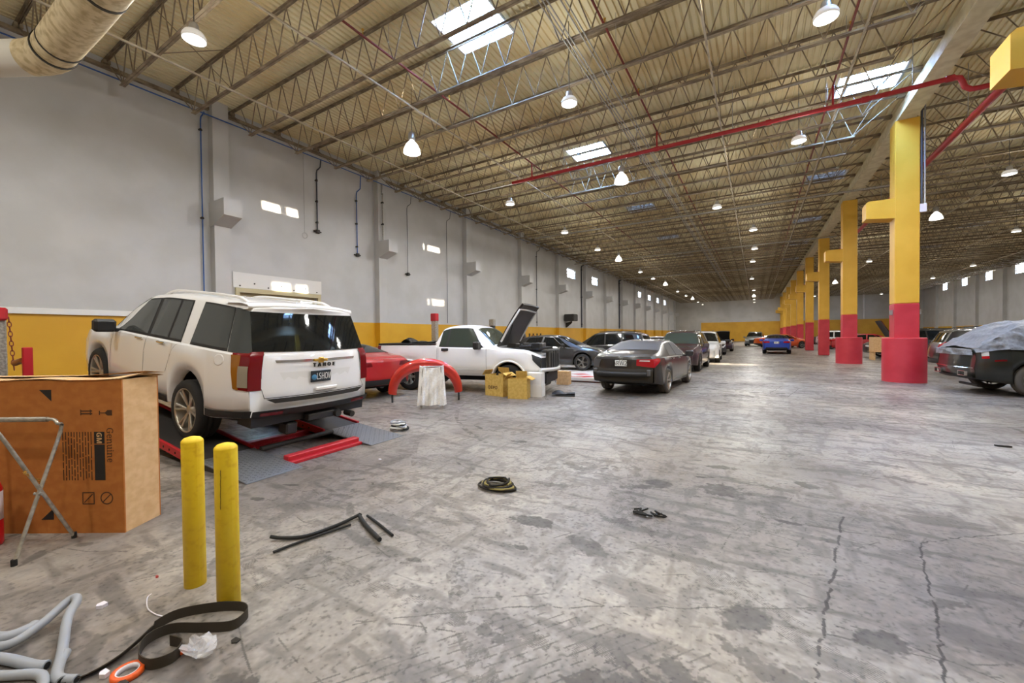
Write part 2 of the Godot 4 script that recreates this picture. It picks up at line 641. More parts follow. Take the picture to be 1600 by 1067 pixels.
func set_view() -> void:
	var cam := Camera3D.new()
	cam.name = "camera"
	cam.fov = 80.219
	cam.near = 0.05
	cam.far = 400.0
	var right := Vector3(0.85628807, -0.01047311, -0.51639235)
	var down := Vector3(-0.00122327, -0.99983272, 0.01824947)
	var fwd := Vector3(-0.5164971, -0.01499512, -0.85615763)
	cam.transform = Transform3D(Basis(right, -down, -fwd).orthonormalized(), Vector3(0, 1.6, 0))
	add_child(cam)
	cam.current = true
	var env := Environment.new()
	env.tonemap_mode = Environment.TONE_MAPPER_LINEAR
	env.tonemap_exposure = 1.0
	env.background_mode = Environment.BG_SKY
	var sm := ProceduralSkyMaterial.new()
	sm.sky_top_color = rgb(120, 160, 215)
	sm.sky_horizon_color = rgb(225, 232, 240)
	sm.ground_bottom_color = rgb(150, 145, 138)
	sm.ground_horizon_color = rgb(205, 205, 203)
	sm.sky_energy_multiplier = 9.0
	sm.ground_energy_multiplier = 5.0
	var sky := Sky.new()
	sky.sky_material = sm
	env.sky = sky
	env.ambient_light_source = Environment.AMBIENT_SOURCE_DISABLED
	env.sdfgi_enabled = true
	env.ssao_enabled = true
	env.ssil_enabled = true
	var we := WorldEnvironment.new()
	we.name = "surroundings"
	we.environment = env
	add_child(we)
	var sun := DirectionalLight3D.new()
	sun.name = "sun"
	sun.light_energy = 22.0
	sun.light_color = Color(1.0, 0.94, 0.84)
	sun.light_angular_distance = 0.55
	sun.shadow_enabled = true
	add_child(sun)
	sun.look_at_from_position(Vector3.ZERO, Vector3(-1.0, -0.325, -0.035), Vector3.UP)

func wall_bay(parent: Node3D, x0: float, x1: float, a: float, b: float, holes: Array, low: float, m_hi: Material, m_lo: Material) -> void:
	# one wall panel between depths a and b; holes [d0, d1, y0, y1]
	var st := S()
	var lo := S()
	if low > 0:
		if holes.size() and holes[0][2] < 0.1:
			box2(lo, V(x0, 0, a), V(x1, low, holes[0][0]))
			box2(lo, V(x0, 0, holes[0][1]), V(x1, low, b))
		else:
			box2(lo, V(x0, 0, a), V(x1, low, b))
		obj("painted_band", lo, m_lo, parent)
	if holes.is_empty():
		box2(st, V(x0, low, a), V(x1, DECK + 0.3, b))
	else:
		var h: Array = holes[0]
		box2(st, V(x0, low, a), V(x1, DECK + 0.3, h[0]))
		box2(st, V(x0, low, h[1]), V(x1, DECK + 0.3, b))
		box2(st, V(x0, h[3], h[0]), V(x1, DECK + 0.3, h[1]))
		if h[2] > low:
			box2(st, V(x0, low, h[0]), V(x1, h[2], h[1]))
	obj("wall_panel", st, m_hi, parent)

func make_window(x: float, d: float, w: float, y0: float, y1: float, label: String) -> void:
	var n := struct("window_%d" % (names.get("win", 0) + 1), label, V(x, y0, d))
	names["win"] = names.get("win", 0) + 1
	var st := S()
	var h := y1 - y0
	for s in [-1, 1]:
		box(st, Vector3(0, h / 2, s * (w / 2 - 0.03)), Vector3(0.1, h, 0.06))
		box(st, Vector3(0, h / 2 + s * (h / 2 - 0.03), 0), Vector3(0.1, 0.06, w))
	for k in 2:
		box(st, Vector3(0, h / 2, (k - 0.5) * w / 3), Vector3(0.06, h, 0.045))
	for k in 2:
		box(st, Vector3(0, h * (k + 1) / 3.0, 0), Vector3(0.06, 0.035, w))
	obj("window_frame", st, M.white_metal, n)
	for i in 3:
		for j in 3:
			var p := S()
			box(p, Vector3(0, h * (j + 0.5) / 3.0, (i - 1) * w / 3.0), Vector3(0.008, h / 3.0 - 0.03, w / 3.0 - 0.03))
			obj("pane", p, M.clear_glass, n)

func make_shell() -> void:
	# floor
	var fl := struct("floor", "worn grey concrete floor with tyre marks and cracks")
	var st := S()
	var nx := 8
	var nd := 20
	for i in nx:
		for j in nd:
			var xs := [lerpf(XL - 0.5, XR + 0.5, float(i) / nx), lerpf(XL - 0.5, XR + 0.5, float(i + 1) / nx)]
			var ds := [lerpf(D0 - 0.5, D1 + 0.5, float(j) / nd), lerpf(D0 - 0.5, D1 + 0.5, float(j + 1) / nd)]
			for q in [[0, 0], [0, 1], [1, 1], [0, 0], [1, 1], [1, 0]]:
				st.set_uv(Vector2(xs[q[0]], ds[q[1]]) / F_TILE)
				st.set_uv2(Vector2(xs[q[0]], ds[q[1]]) / 37.0)
				st.set_normal(Vector3.UP)
				st.add_vertex(V(xs[q[0]], 0, ds[q[1]]))
	st.index()
	st.generate_tangents()
	inst("slab", st.commit(), M.polished_concrete, fl)
	var sub := S()
	box2(sub, V(XL - 0.5, -0.3, D0 - 0.5), V(XR + 0.5, -0.01, D1 + 0.5))
	obj("subbase", sub, M.gray_wall, fl)
	# left wall in tilt-up panels
	var wl := struct("wall_left", "white panel wall with yellow lower band and pilasters")
	var wins := {4: [0.9, 6.75, 7.6], 5: [0.8, 6.75, 7.6], 8: [0.8, 6.9, 7.75], 9: [0.8, 6.9, 7.75], 10: [0.8, 6.9, 7.75], 11: [0.8, 6.9, 7.75]}
	var edge := D0
	for k in range(-1, 14):
		var a := edge
		var b: float = minf(PIL0 + PILS * k, D1)
		edge = b
		# this panel ends at pilaster k: its bay index is k-1
		var holes := []
		if k == 1:
			holes = [[6.75, 9.5, 0.0, 3.15]]
		elif wins.has(k - 1):
			var w: Array = wins[k - 1]
			var c := (a + b) / 2
			holes = [[c - w[0], c + w[0], w[1], w[2]]]
		if k == 13:
			b = D1
		wall_bay(wl, XL - 0.25, XL, a, b, holes, 2.22, M.white_wall, M.yellow_paint)
		if wins.has(k - 1):
			var w: Array = wins[k - 1]
			make_window(XL - 0.12, (a + b) / 2, w[0] * 2, w[1], w[2], "small barred window high in the white wall, %s from the camera" % ordinal(wins.keys().find(k - 1) + 1))
	for k in range(-1, 14):
		var d := PIL0 + PILS * k
		var p := S()
		box2(p, V(XL, 2.22, d - 0.22), V(XL + 0.28, DECK, d + 0.22))
		obj("pilaster", p, M.white_wall, wl)
		p = S()
		box2(p, V(XL, 0, d - 0.22), V(XL + 0.28, 2.22, d + 0.22))
		obj("pilaster_band", p, M.yellow_paint, wl)
		p = S()
		extrude(p, [Vector2(0, 5.05), Vector2(0.25, 5.05), Vector2(0.95, 5.28), Vector2(0.95, 5.78), Vector2(0, 5.78)], 0.5, Transform3D(Basis.IDENTITY, V(XL, 0, d + 0.25)))
		obj("corbel", p, M.white_wall, wl)
	var led := S()
	box2(led, V(XL, 2.22, D0), V(XL + 0.07, 2.36, PIL0 - 0.24))
	obj("ledge", led, M.white_metal, wl)
	# roll-up door in the left wall
	var dr := struct("door_1", "beige roll-up door behind the white sport utility vehicle", V(XL, 0, 8.12))
	for k in 14:
		var s := S()
		cbox(s, Vector3(-0.16, 0.115 + 0.225 * k, 0), Vector3(0.05, 0.215, 2.75), 0.012)
		obj("slat", s, M.door_beige, dr)
	var fr := S()
	for s in [-1, 1]:
		box(fr, Vector3(0.03, 1.55, s * 1.43), Vector3(0.08, 3.1, 0.12))
	box(fr, Vector3(0.03, 3.17, 0), Vector3(0.1, 0.14, 2.98))
	obj("door_frame", fr, M.door_beige, dr)
	var hp := S()
	cbox(hp, Vector3(0.012, 3.5, 0.0), Vector3(0.024, 0.5, 3.1), 0.006)
	obj("header_panel", hp, M.white_metal, dr)
	for k in 7:
		var b := S()
		cyl(b, Vector3(0.024, 3.32 + 0.1 * (k % 2), -1.35 + k * 0.45), Vector3(0.034, 3.32 + 0.1 * (k % 2), -1.35 + k * 0.45), 0.025, 8)
		obj("bolt", b, M.dark_metal, dr)
	# back wall
	var wb := struct("wall_back", "grey far wall with yellow lower band")
	st = S()
	box2(st, V(XL - 0.25, 3.75, D1), V(XR + 0.25, DECK + 0.3, D1 + 0.25))
	box2(st, V(XL - 0.25, 0, D1), V(-9.6, 3.75, D1 + 0.25))
	obj("wall_panel", st, M.gray_wall, wb)
	st = S()
	box2(st, V(-9.6, 0, D1), V(XR + 0.25, 3.75, D1 + 0.25))
	obj("painted_band", st, M.yellow_paint, wb)
	for x in [9.5, 15.6]:
		st = S()
		cyl(st, V(x, 3.8, D1 - 0.1), V(x, DECK, D1 - 0.1), 0.1, 8)
		obj("downpipe", st, M.white_metal, wb)
	# right wall with high windows
	var wr := struct("wall_right", "pale far side wall with high windows")
	var rw := [22.9, 60.7, 66.9, 73.1, 79.3]
	var cuts := [D0]
	for d in range(0, 15):
		cuts.append(1.3 + 6.2 * d)
	cuts.append(D1)
	for i in cuts.size() - 1:
		var a: float = cuts[i]
		var b: float = cuts[i + 1]
		var holes := []
		for w in rw:
			if w > a and w < b:
				holes = [[w - 0.75, w + 0.75, 7.25, 8.3]]
		wall_bay(wr, XR, XR + 0.25, a, b, holes, 2.22, M.white_wall, M.yellow_paint)
		var p := S()
		box2(p, V(XR - 0.28, 0, b - 0.22), V(XR, DECK, b + 0.22))
		obj("pilaster", p, M.white_wall, wr)
	for i in rw.size():
		make_window(XR + 0.12, rw[i], 1.5, 7.25, 8.3, "bright high window in the right side wall, %s from the camera" % ordinal(i + 1))
	# wall behind the camera
	var wf := struct("wall_front", "white wall behind the viewer")
	st = S()
	box2(st, V(XL - 0.25, 2.22, D0 - 0.25), V(XR + 0.25, DECK + 0.3, D0))
	obj("wall_panel", st, M.white_wall, wf)
	st = S()
	box2(st, V(XL - 0.25, 0, D0 - 0.25), V(XR + 0.25, 2.22, D0))
	obj("painted_band", st, M.yellow_paint, wf)
	make_deck()

func make_deck() -> void:
	var ce := struct("ceiling", "ribbed cream metal roof deck with skylight openings")
	var pitch := 0.152
	var n := int((XR - XL + 0.4) / pitch) + 1
	var sheets := 6
	var hw := 0.72
	var hd := 0.64
	for sh in sheets:
		var st := S()
		for k in range(n * sh / sheets, n * (sh + 1) / sheets):
			var x := XL - 0.2 + k * pitch
			var cuts := [[D0 - 0.3, D1 + 0.3]]
			for sx in SKY_X:
				if x + pitch > sx - hw and x < sx + hw:
					cuts = []
					var a := D0 - 0.3
					for sd in SKY_D:
						cuts.append([a, sd - hd])
						a = sd + hd
					cuts.append([a, D1 + 0.3])
			var prof := [Vector2(x, DECK), Vector2(x + 0.092, DECK), Vector2(x + 0.106, DECK + 0.038), Vector2(x + 0.138, DECK + 0.038), Vector2(x + pitch, DECK)]
			for c in cuts:
				for q in 4:
					quad(st, V(prof[q].x, prof[q].y, c[0]), V(prof[q + 1].x, prof[q + 1].y, c[0]), V(prof[q + 1].x, prof[q + 1].y, c[1]), V(prof[q].x, prof[q].y, c[1]))
		obj("deck_sheet", st, M.deck_cream, ce)
	# insulation and membrane above the deck, open at the skylights
	var top := S()
	var xs := [XL - 0.3]
	for sx in SKY_X:
		xs.append_array([sx - hw, sx + hw])
	xs.append(XR + 0.3)
	for i in xs.size() - 1:
		if i % 2 == 0:
			box2(top, V(xs[i], DECK + 0.05, D0 - 0.3), V(xs[i + 1], DECK + 0.1, D1 + 0.3))
		else:
			var a := D0 - 0.3
			for sd in SKY_D:
				box2(top, V(xs[i], DECK + 0.05, a), V(xs[i + 1], DECK + 0.1, sd - hd))
				a = sd + hd
			box2(top, V(xs[i], DECK + 0.05, a), V(xs[i + 1], DECK + 0.1, D1 + 0.3))
	obj("roofing", top, M.gray_wall, ce)
	# skylights
	var rowname := ["over the left bay", "beside the roof beam", "over the right bay"]
	for i in SKY_X.size():
		for j in SKY_D.size():
			var t := thing("skylight", "square barred skylight %s, %s from the camera" % [rowname[i], ordinal(j + 1)], "skylight", V(SKY_X[i], DECK, SKY_D[j]), 0.0, "skylights")
			var st := S()
			for s in [-1, 1]:
				box(st, Vector3(s * (hw + 0.02), 0.1, 0), Vector3(0.04, 0.2, hd * 2 + 0.08))
				box(st, Vector3(0, 0.1, s * (hd + 0.02)), Vector3(hw * 2, 0.2, 0.04))
			obj("curb", st, M.white_metal, t)
			for k in 5:
				st = S()
				box(st, Vector3(-hw + hw * 2 * (k + 1) / 6.0, 0.12, 0), Vector3(0.022, 0.03, hd * 2))
				obj("bar", st, M.conduit, t)
			for k in 1:
				st = S()
				box(st, Vector3(0, 0.09, 0), Vector3(hw * 2, 0.02, 0.014))
				obj("cross_bar", st, M.conduit, t)
			st = S()
			box(st, Vector3(0, 0.195, 0), Vector3(hw * 2, 0.008, hd * 2))
			obj("pane", st, M.clear_glass if j < 2 else M.aged_plastic, t)

func make_joists() -> void:
	var spans := [[XL, XC - 0.15, "over the left bay"], [XC + 0.15, XR, "over the right bay"]]
	for si in 2:
		var s: Array = spans[si]
		var L: float = s[1] - s[0]
		var np := 24
		var e := 1.25
		var pl := (L - 2 * e) / (np - 1)
		var tc := S()
		for q in [-1, 1]:
			box(tc, Vector3(L / 2, 8.80, q * 0.03), Vector3(L, 0.012, 0.05))
			box(tc, Vector3(L / 2, 8.775, q * 0.012), Vector3(L, 0.06, 0.008))
			for x in [0.1, L - 0.1]:
				box(tc, Vector3(x, 8.73, q * 0.04), Vector3(0.2, 0.09, 0.06))
		var bc := S()
		for q in [-1, 1]:
			box(bc, Vector3(L / 2, 7.78, q * 0.03), Vector3(L - 2 * e + 0.1, 0.012, 0.05))
			box(bc, Vector3(L / 2, 7.805, q * 0.012), Vector3(L - 2 * e + 0.1, 0.06, 0.008))
		var wb := S()
		var pts := [Vector3(0.12, 8.76, 0)]
		for k in np:
			pts.append(Vector3(e + k * pl, 7.82, 0))
			if k < np - 1:
				pts.append(Vector3(e + (k + 0.5) * pl, 8.76, 0))
		pts.append(Vector3(L - 0.12, 8.76, 0))
		for k in pts.size() - 1:
			cyl(wb, pts[k], pts[k + 1], 0.014, 5, -1.0, false)
		# short vertical near each end
		for x in [0.7, L - 0.7]:
			cyl(wb, Vector3(x, 8.76, 0), Vector3(e if x < 1 else L - e, 7.82, 0), 0.012, 5, -1.0, false)
		var mt := mesh_of(tc)
		var mb := mesh_of(bc)
		var mw := mesh_of(wb)
		var num := 0
		for k in range(-2, 60):
			var d := 3.67 + 1.455 * k
			if d > D1 - 0.5 or (si == 1 and d < 6.0):
				continue
			num += 1
			var t := thing("roof_joist", "open-web steel roof joist %s, %s from the camera" % [s[2], ordinal(num)], "joist", V(s[0], 0, d), 0.0, "open-web roof joists")
			inst("top_chord", mt, M.joist_steel, t)
			inst("bottom_chord", mb, M.joist_steel, t)
			inst("web", mw, M.joist_steel, t)
	# ledger on the left wall that carries the joists
	var led := S()
	box2(led, V(XL, 8.6, D0), V(XL + 0.1, 8.69, D1))
	var lo := obj("wall_ledger", led, M.joist_steel, self)
	tag(lo, "long steel ledger on top of the white left wall under joist ends", "ledger")
	# bridging rails with crossed braces
	var bx := [-11.15, -7.9, -0.9, 1.9, 8.6, 13.2, 17.8]
	var bst := S()
	cyl(bst, V(0, 7.8, 0), V(0, 8.75, 1.455), 0.011, 4, -1.0, false)
	var bm := mesh_of(bst)
	bst = S()
	cyl(bst, V(0, 8.75, 0), V(0, 7.8, 1.455), 0.011, 4, -1.0, false)
	var bm2 := mesh_of(bst)
	for bi in bx.size():
		var x: float = bx[bi]
		var t := thing("joist_bridging", "pale bridging rail crossing under the joists, %s from the left wall" % ordinal(bi + 1), "bridging", V(x, 0, 0), 0.0, "bridging rails")
		var st := S()
		var d0 := 0.9 if x < XC else 6.0
		box2(st, V(-0.02, 7.735, d0), V(0.02, 7.772, 88.0))
		obj("rail", st, M.pale_steel, t)
		var k := 0 if x < XC else 2
		while k < 57:
			var d := 3.67 + 1.455 * k
			var b := inst("brace", bm, M.joist_steel, t)
			b.position = V(0, 0, d)
			if bi % 2 == 0:
				b = inst("brace", bm2, M.joist_steel, t)
				b.position = V(0, 0, d)
			k += 3

func make_columns() -> void:
	for k in range(-1, 9):
		var d := 17.2 + 9.0 * k + (0.3 if k == -1 else 0.0)
		var where := "nearest yellow and red column, only its bracket in view at the top right" if k == -1 else ("square yellow column with red foot, %s in the row from the camera" % ordinal(k + 1))
		if k == 0 or k == 1:
			where = ["tall yellow column on wide red pedestal beside the covered vehicle", "yellow column on red pedestal, second in the row"][k]
		var t := thing("concrete_column", where, "column", V(XC, 0, d), 0.0, "columns under the roof beam")
		var st := S()
		cbox(st, V(0, 5.33, 0.3), Vector3(0.58, 5.72, 0.6), 0.02)
		obj("shaft", st, M.column_yellow, t)
		st = S()
		cbox(st, V(0, 1.235, 0.3), Vector3(0.584, 2.47, 0.604), 0.02)
		obj("red_base", st, M.column_red, t)
		st = S()
		extrude(st, [Vector2(-0.28, 5.16), Vector2(-0.3, 5.16), Vector2(-0.98, 5.24), Vector2(-0.98, 5.74), Vector2(-0.92, 5.79), Vector2(-0.28, 5.79)], 0.58, Transform3D(Basis.IDENTITY, V(0, 0, 0.59)))
		obj("corbel", st, M.column_yellow, t)
		if k == 0 or k == 1:
			# round drum pedestal
			st = S()
			var hh := 1.4 if k == 0 else 1.33
			lathe(st, [[0.53, 0.0], [0.53, hh - 0.025]], 40, Transform3D(Basis.IDENTITY, V(0, 0, 0.3)), 1)
			lathe(st, [[0.53, hh - 0.025], [0.51, hh], [0.0, hh]], 40, Transform3D(Basis.IDENTITY, V(0, 0, 0.3)), 2)
			obj("pedestal", st, M.column_red, t)
			if k == 0:
				for s in [-1, 1]:
					st = S()
					cbox(st, V(s * 0.33, 2.2, 0.2), Vector3(0.07, 0.16, 0.1), 0.01)
					obj("socket_box", st, M.conduit, t)
		if k == 0:
			st = S()
			cyl(st, V(0.33, 5.5, 0.05), V(0.33, 8.75, 0.05), 0.03, 8)
			obj("riser_conduit", st, M.dark_pipe, t)
			st = S()
			cyl(st, V(0.4, 5.5, 0.05), V(0.4, 8.75, 0.05), 0.022, 8)
			obj("riser_conduit", st, M.conduit, t)
			st = S()
			cbox(st, V(0.36, 5.38, 0.05), Vector3(0.16, 0.26, 0.12), 0.01)
			obj("junction_box", st, M.label_pale, t)
	var bm := S()
	extrude(bm, [Vector2(-0.24, 8.19), Vector2(0.2, 8.19), Vector2(0.2, 8.3), Vector2(0.12, 8.38), Vector2(0.12, 8.685), Vector2(-0.16, 8.685), Vector2(-0.16, 8.38), Vector2(-0.24, 8.3)], D1 - D0, Transform3D(Basis.IDENTITY, V(XC, 0, D1)))
	tag(obj("roof_beam", bm, M.beam_cream, self), "long cream roof beam running over the row of yellow columns", "beam")

func lamp(x: float, d: float, h: float, kind: String, label: String, e: float) -> void:
	var t := thing("high_bay_lamp", label, "lamp", V(x, h, d), 0.0, "hanging high bay lamps")
	if not cache.has("lamp" + kind):
		var a := S()
		var b := S()
		var c := S()
		var r := 0.24
		if kind == "bell":
			lathe(a, [[0.06, 0.34], [0.09, 0.33], [0.17, 0.24], [0.235, 0.1], [0.25, 0.0], [0.243, 0.0], [0.228, 0.1], [0.165, 0.235], [0.085, 0.32]], 20)
			lathe(b, [[0.0, 0.36], [0.09, 0.36], [0.1, 0.4], [0.1, 0.56], [0.07, 0.6], [0.02, 0.61], [0.02, 0.66]], 14)
			lathe(c, [[0.0, 0.03], [0.13, 0.035], [0.225, 0.06]], 18)
		else:
			lathe(a, [[0.08, 0.13], [0.15, 0.115], [0.185, 0.05], [0.185, -0.015], [0.175, -0.015], [0.175, 0.02]], 20)
			lathe(b, [[0.0, 0.28], [0.06, 0.28], [0.075, 0.24], [0.085, 0.12]], 14)
			lathe(c, [[0.0, -0.012], [0.11, -0.012], [0.175, 0.0]], 18)
		cache["lamp" + kind] = [mesh_of(a), mesh_of(b), mesh_of(c)]
	var ms: Array = cache["lamp" + kind]
	inst("reflector", ms[0], M.acrylic_glow if kind == "bell" else M.acrylic_dim, t)
	inst("driver_housing", ms[1], M.lamp_housing, t)
	inst("lamp_lens", ms[2], M.lamp_glow, t)
	var st := S()
	var y0 := 0.66 if kind == "bell" else 0.28
	cyl(st, Vector3(0, y0, 0), Vector3(0, DECK + 0.02 - h, 0), 0.008, 5)
	obj("suspension_cable", st, M.dark_metal, t)
	var l := AreaLight3D.new()
	l.name = "lamp_light"
	l.area_size = Vector2(0.28, 0.28)
	l.light_energy = e
	l.light_color = Color(1.0, 0.985, 0.955)
	l.area_range = 60.0
	l.shadow_enabled = true
	t.add_child(l)
	l.position = Vector3(0, -0.035, 0)
	l.rotation = Vector3(-PI / 2, 0, 0)
	var o := OmniLight3D.new()
	o.name = "bell_light"
	o.light_energy = e * (0.3 if kind == "bell" else 0.13)
	o.light_color = Color(1.0, 0.985, 0.955)
	o.omni_range = 60.0
	o.omni_attenuation = 2.0
	o.light_size = 0.2
	o.shadow_enabled = true
	t.add_child(o)
	o.position = Vector3(0, 0.16 if kind == "bell" else 0.08, 0)

func make_lamps() -> void:
	var E := 14.5
	# left row, seen from the near end to the far wall
	var left := [[3.4, "led"], [8.8, "bell"], [14.35, "led"], [19.9, "led"], [25.1, "led"], [29.7, "bell"], [36.2, "led"], [41.3, "led"], [47.6, "bell"], [55.8, "led"], [63.2, "led"], [70.0, "bell"], [77.0, "led"], [84.0, "led"]]
	for i in left.size():
		lamp(-8.68, left[i][0], 7.0, left[i][1], "hanging lamp in the row along the left wall, %s from the camera" % ordinal(i + 1), E)
	var mid := [[-3.74, 8.9, "led"], [-4.12, 14.5, "bell"], [-1.45, 19.6, "led"], [-0.14, 24.9, "led"], [-0.1, 30.5, "led"], [-0.24, 35.9, "led"], [-0.38, 47.3, "led"], [-0.27, 60.3, "led"], [-0.32, 71.0, "bell"], [-0.32, 77.0, "led"], [-0.32, 84.0, "led"]]
	for i in mid.size():
		lamp(mid[i][0], mid[i][1], 7.0, mid[i][2], "hanging lamp in the middle of the left bay, %s from the camera" % ordinal(i + 1), E)
	var near := [[1.03, 8.85, "led"], [1.03, 14.1, "led"]]
	for i in near.size():
		lamp(near[i][0], near[i][1], 7.0, near[i][2], "bright round lamp beside the roof beam, %s from the camera" % ordinal(i + 1), E)
	var right := [[7.5, 21.0, "led"], [7.45, 27.5, "bell"], [12.2, 33.4, "led"], [7.45, 41.1, "led"], [7.5, 49.0, "led"], [7.5, 57.3, "bell"], [7.5, 66.0, "led"], [7.5, 76.0, "led"], [15.5, 21.0, "led"], [15.5, 40.0, "led"], [15.5, 49.0, "led"], [15.5, 58.0, "led"], [15.5, 68.0, "led"], [15.5, 78.0, "led"]]
	for i in right.size():
		lamp(right[i][0], right[i][1], 7.0, right[i][2], "hanging lamp over the right bay, %s from the camera" % ordinal(i + 1), E)
	# lamps of the same rows that hang behind or above the view
	var off := [[-8.68, -2.0], [-3.74, 3.4], [-3.74, -2.0], [1.03, 3.4], [1.03, -2.0], [7.5, 9.0], [7.5, 15.0], [15.5, 9.0]]
	for i in off.size():
		lamp(off[i][0], off[i][1], 7.0, "led", "hanging lamp above and behind the viewer, number %s of its rows" % ordinal(i + 1), E)

# ------------------------------------------------------------------ vehicles
# local axes: x forward, y up, z to the car's right; origin on the ground midway between the axles
func lut(a: Array, x: float) -> float:
	if x <= a[0][0]:
		return a[0][1]
	for i in a.size() - 1:
		if x <= a[i + 1][0]:
			var t: float = (x - a[i][0]) / maxf(a[i + 1][0] - a[i][0], 1e-6)
			return lerpf(a[i][1], a[i + 1][1], t)
	return a[-1][1]

# smooth version of the same table
func slut(a: Array, x: float) -> float:
	var e := 0.05
	return (lut(a, x - 2 * e) + 2 * lut(a, x - e) + 2 * lut(a, x) + 2 * lut(a, x + e) + lut(a, x + 2 * e)) / 8.0

func car_bottom(c: Dictionary, x: float) -> float:
	var y: float = lut(c.bottom, x)
	for wx in [c.xr, c.xf]:
		var dx: float = absf(x - wx)
		if dx < c.arch:
			y = maxf(y, c.axle + sqrt(c.arch * c.arch - dx * dx))
	return y

func car_ring(c: Dictionary, x: float) -> Array:
	var yt := slut(c.top, x)
	var bl := minf(slut(c.belt, x), yt - 0.02)
	var w := slut(c.hw, x)
	var yb := minf(car_bottom(c, x), bl - 0.05)
	var g := clampf((yt - bl) / c.cabin, 0.0, 1.0)
	var wt := lerpf(w * 0.9, c.roofw, g)
	var r := [
		Vector2(0, yb),
		Vector2(w * 0.86, yb),
		Vector2(w * 0.985, yb + 0.015),
		Vector2(w * 1.0, lerpf(yb, bl, 0.4)),
		Vector2(w * 0.995, lerpf(yb, bl, 0.75)),
		Vector2(w * 0.965, bl - 0.02),
		Vector2(w * 0.94, bl + 0.004),
		Vector2(lerpf(w * 0.92, wt, 0.86), lerpf(bl, yt, 0.84)),
		Vector2(wt * 0.97, lerpf(bl, yt, 0.93)),
		Vector2(wt * 0.62, lerpf(bl, yt, 0.985)),
		Vector2(0, yt)]
	return r

func car_x(c: Dictionary, x: float, y: float) -> float:
	var t: float = (x - c.x0) / c.fade
	if t < 1.0:
		x += lut(c.rear, y) * (1.0 - clampf(t, 0, 1))
	t = (c.x1 - x) / c.fade
	if t < 1.0:
		x -= lut(c.front, y) * (1.0 - clampf(t, 0, 1))
	return x

func car_at(c: Dictionary, x: float, s: float, side: float) -> Vector3:
	var r := car_ring(c, x)
	var i := clampi(int(s), 0, 9)
	var p: Vector2 = r[i].lerp(r[i + 1], s - i)
	return Vector3(car_x(c, x, p.y), p.y, p.x * side)

# end face: v from -1 to 1 across, s along the ring
func cap_at(c: Dictionary, rear: bool, v: float, s: float) -> Vector3:
	var x: float = c.x0 if rear else c.x1
	var p := car_at(c, x, s, 1.0)
	var bulge: float = (c.rbulge if rear else c.fbulge) * (1.0 - v * v)
	return Vector3(p.x + (-bulge if rear else bulge), p.y, p.z * v)

func quad_panel(st: SurfaceTool, f: Callable, corners: Array, nu: int, nv: int, off: float) -> void:
	# corners: [a, b, cc, d] of Vector2 params going round; f(u, v) -> point; shifted along the normal away from the car's middle
	var rows := []
	for i in nu + 1:
		var row := []
		for j in nv + 1:
			var a: Vector2 = corners[0].lerp(corners[1], float(i) / nu)
			var b: Vector2 = corners[3].lerp(corners[2], float(i) / nu)
			var q := a.lerp(b, float(j) / nv)
			var p: Vector3 = f.call(q.x, q.y)
			var e := 0.004
			var n: Vector3 = (f.call(q.x + e, q.y) - f.call(q.x - e, q.y)).cross(f.call(q.x, q.y + e * 4) - f.call(q.x, q.y - e * 4))
			n = n.normalized() if n.length() > 1e-12 else Vector3.UP
			var ref := Vector3(p.x * 0.25, p.y - 0.7, p.z)
			if n.dot(ref) < 0:
				n = -n
			row.append(p + n * off)
		rows.append(row)
	grid(st, rows, 1)

func side_panel(c: Dictionary, st: SurfaceTool, side: float, corners: Array, off := 0.006, nu := 8, nv := 4) -> void:
	quad_panel(st, func(x: float, s: float) -> Vector3: return car_at(c, x, s, side), corners, nu, nv, off)

# panel over the middle (windscreen, bonnet): both sides of the ring
func top_panel(c: Dictionary, st: SurfaceTool, xa: float, xb: float, sa: float, sb: float, off := 0.006) -> void:
	for side in [-1.0, 1.0]:
		quad_panel(st, func(x: float, s: float) -> Vector3: return car_at(c, x, s, side), [Vector2(xa, sa), Vector2(xb, sb), Vector2(xb, 10.0), Vector2(xa, 10.0)], 6, 6, off)

func cap_panel(c: Dictionary, st: SurfaceTool, rear: bool, corners: Array, off := 0.008, nu := 8, nv := 4) -> void:
	quad_panel(st, func(v: float, s: float) -> Vector3: return cap_at(c, rear, v, s), corners, nu, nv, off)

func car_shell(c: Dictionary) -> Array:
	var xs := []
	var x: float = c.x0
	while x < c.x1 - 0.05:
		xs.append(x)
		x += 0.11
	xs.append(c.x1)
	for q in [0.02, 0.05]:
		xs.append(c.x0 + q)
		xs.append(c.x1 - q)
	for wx in [c.xr, c.xf]:
		for k in 15:
			xs.append(wx - c.arch * cos(PI * k / 14.0))
		xs.append(wx - c.arch - 0.004)
		xs.append(wx + c.arch + 0.004)
	for p in c.top:
		xs.append(clampf(p[0], c.x0, c.x1))
	xs.sort()
	var use := []
	for v in xs:
		if use.is_empty() or v - use[-1] > 0.003:
			use.append(v)
	var body := S()
	var under := S()
	var groups := [1, 1, 1, 1, 1, 2, 3, 3, 3, 3]
	for side in [-1.0, 1.0]:
		var rows := []
		for v in use:
			var r := car_ring(c, v)
			var row := []
			for p in r:
				row.append(Vector3(car_x(c, v, p.y), p.y, p.x * side))
			rows.append(row)
		for i in rows.size() - 1:
			for j in 10:
				var st := under if j == 0 else body
				st.set_smooth_group(groups[j])
				if side > 0:
					quad(st, rows[i][j], rows[i + 1][j], rows[i + 1][j + 1], rows[i][j + 1])
				else:
					quad(st, rows[i][j], rows[i][j + 1], rows[i + 1][j + 1], rows[i + 1][j])
	for rear in [true, false]:
		var rows := []
		for j in range(1, 11):
			var row := []
			for k in 13:
				row.append(cap_at(c, rear, -1.0 + k / 6.0, j))
			rows.append(row)
		grid(body, rows, 1, rear)
	return [mesh_of(body), mesh_of(under)]

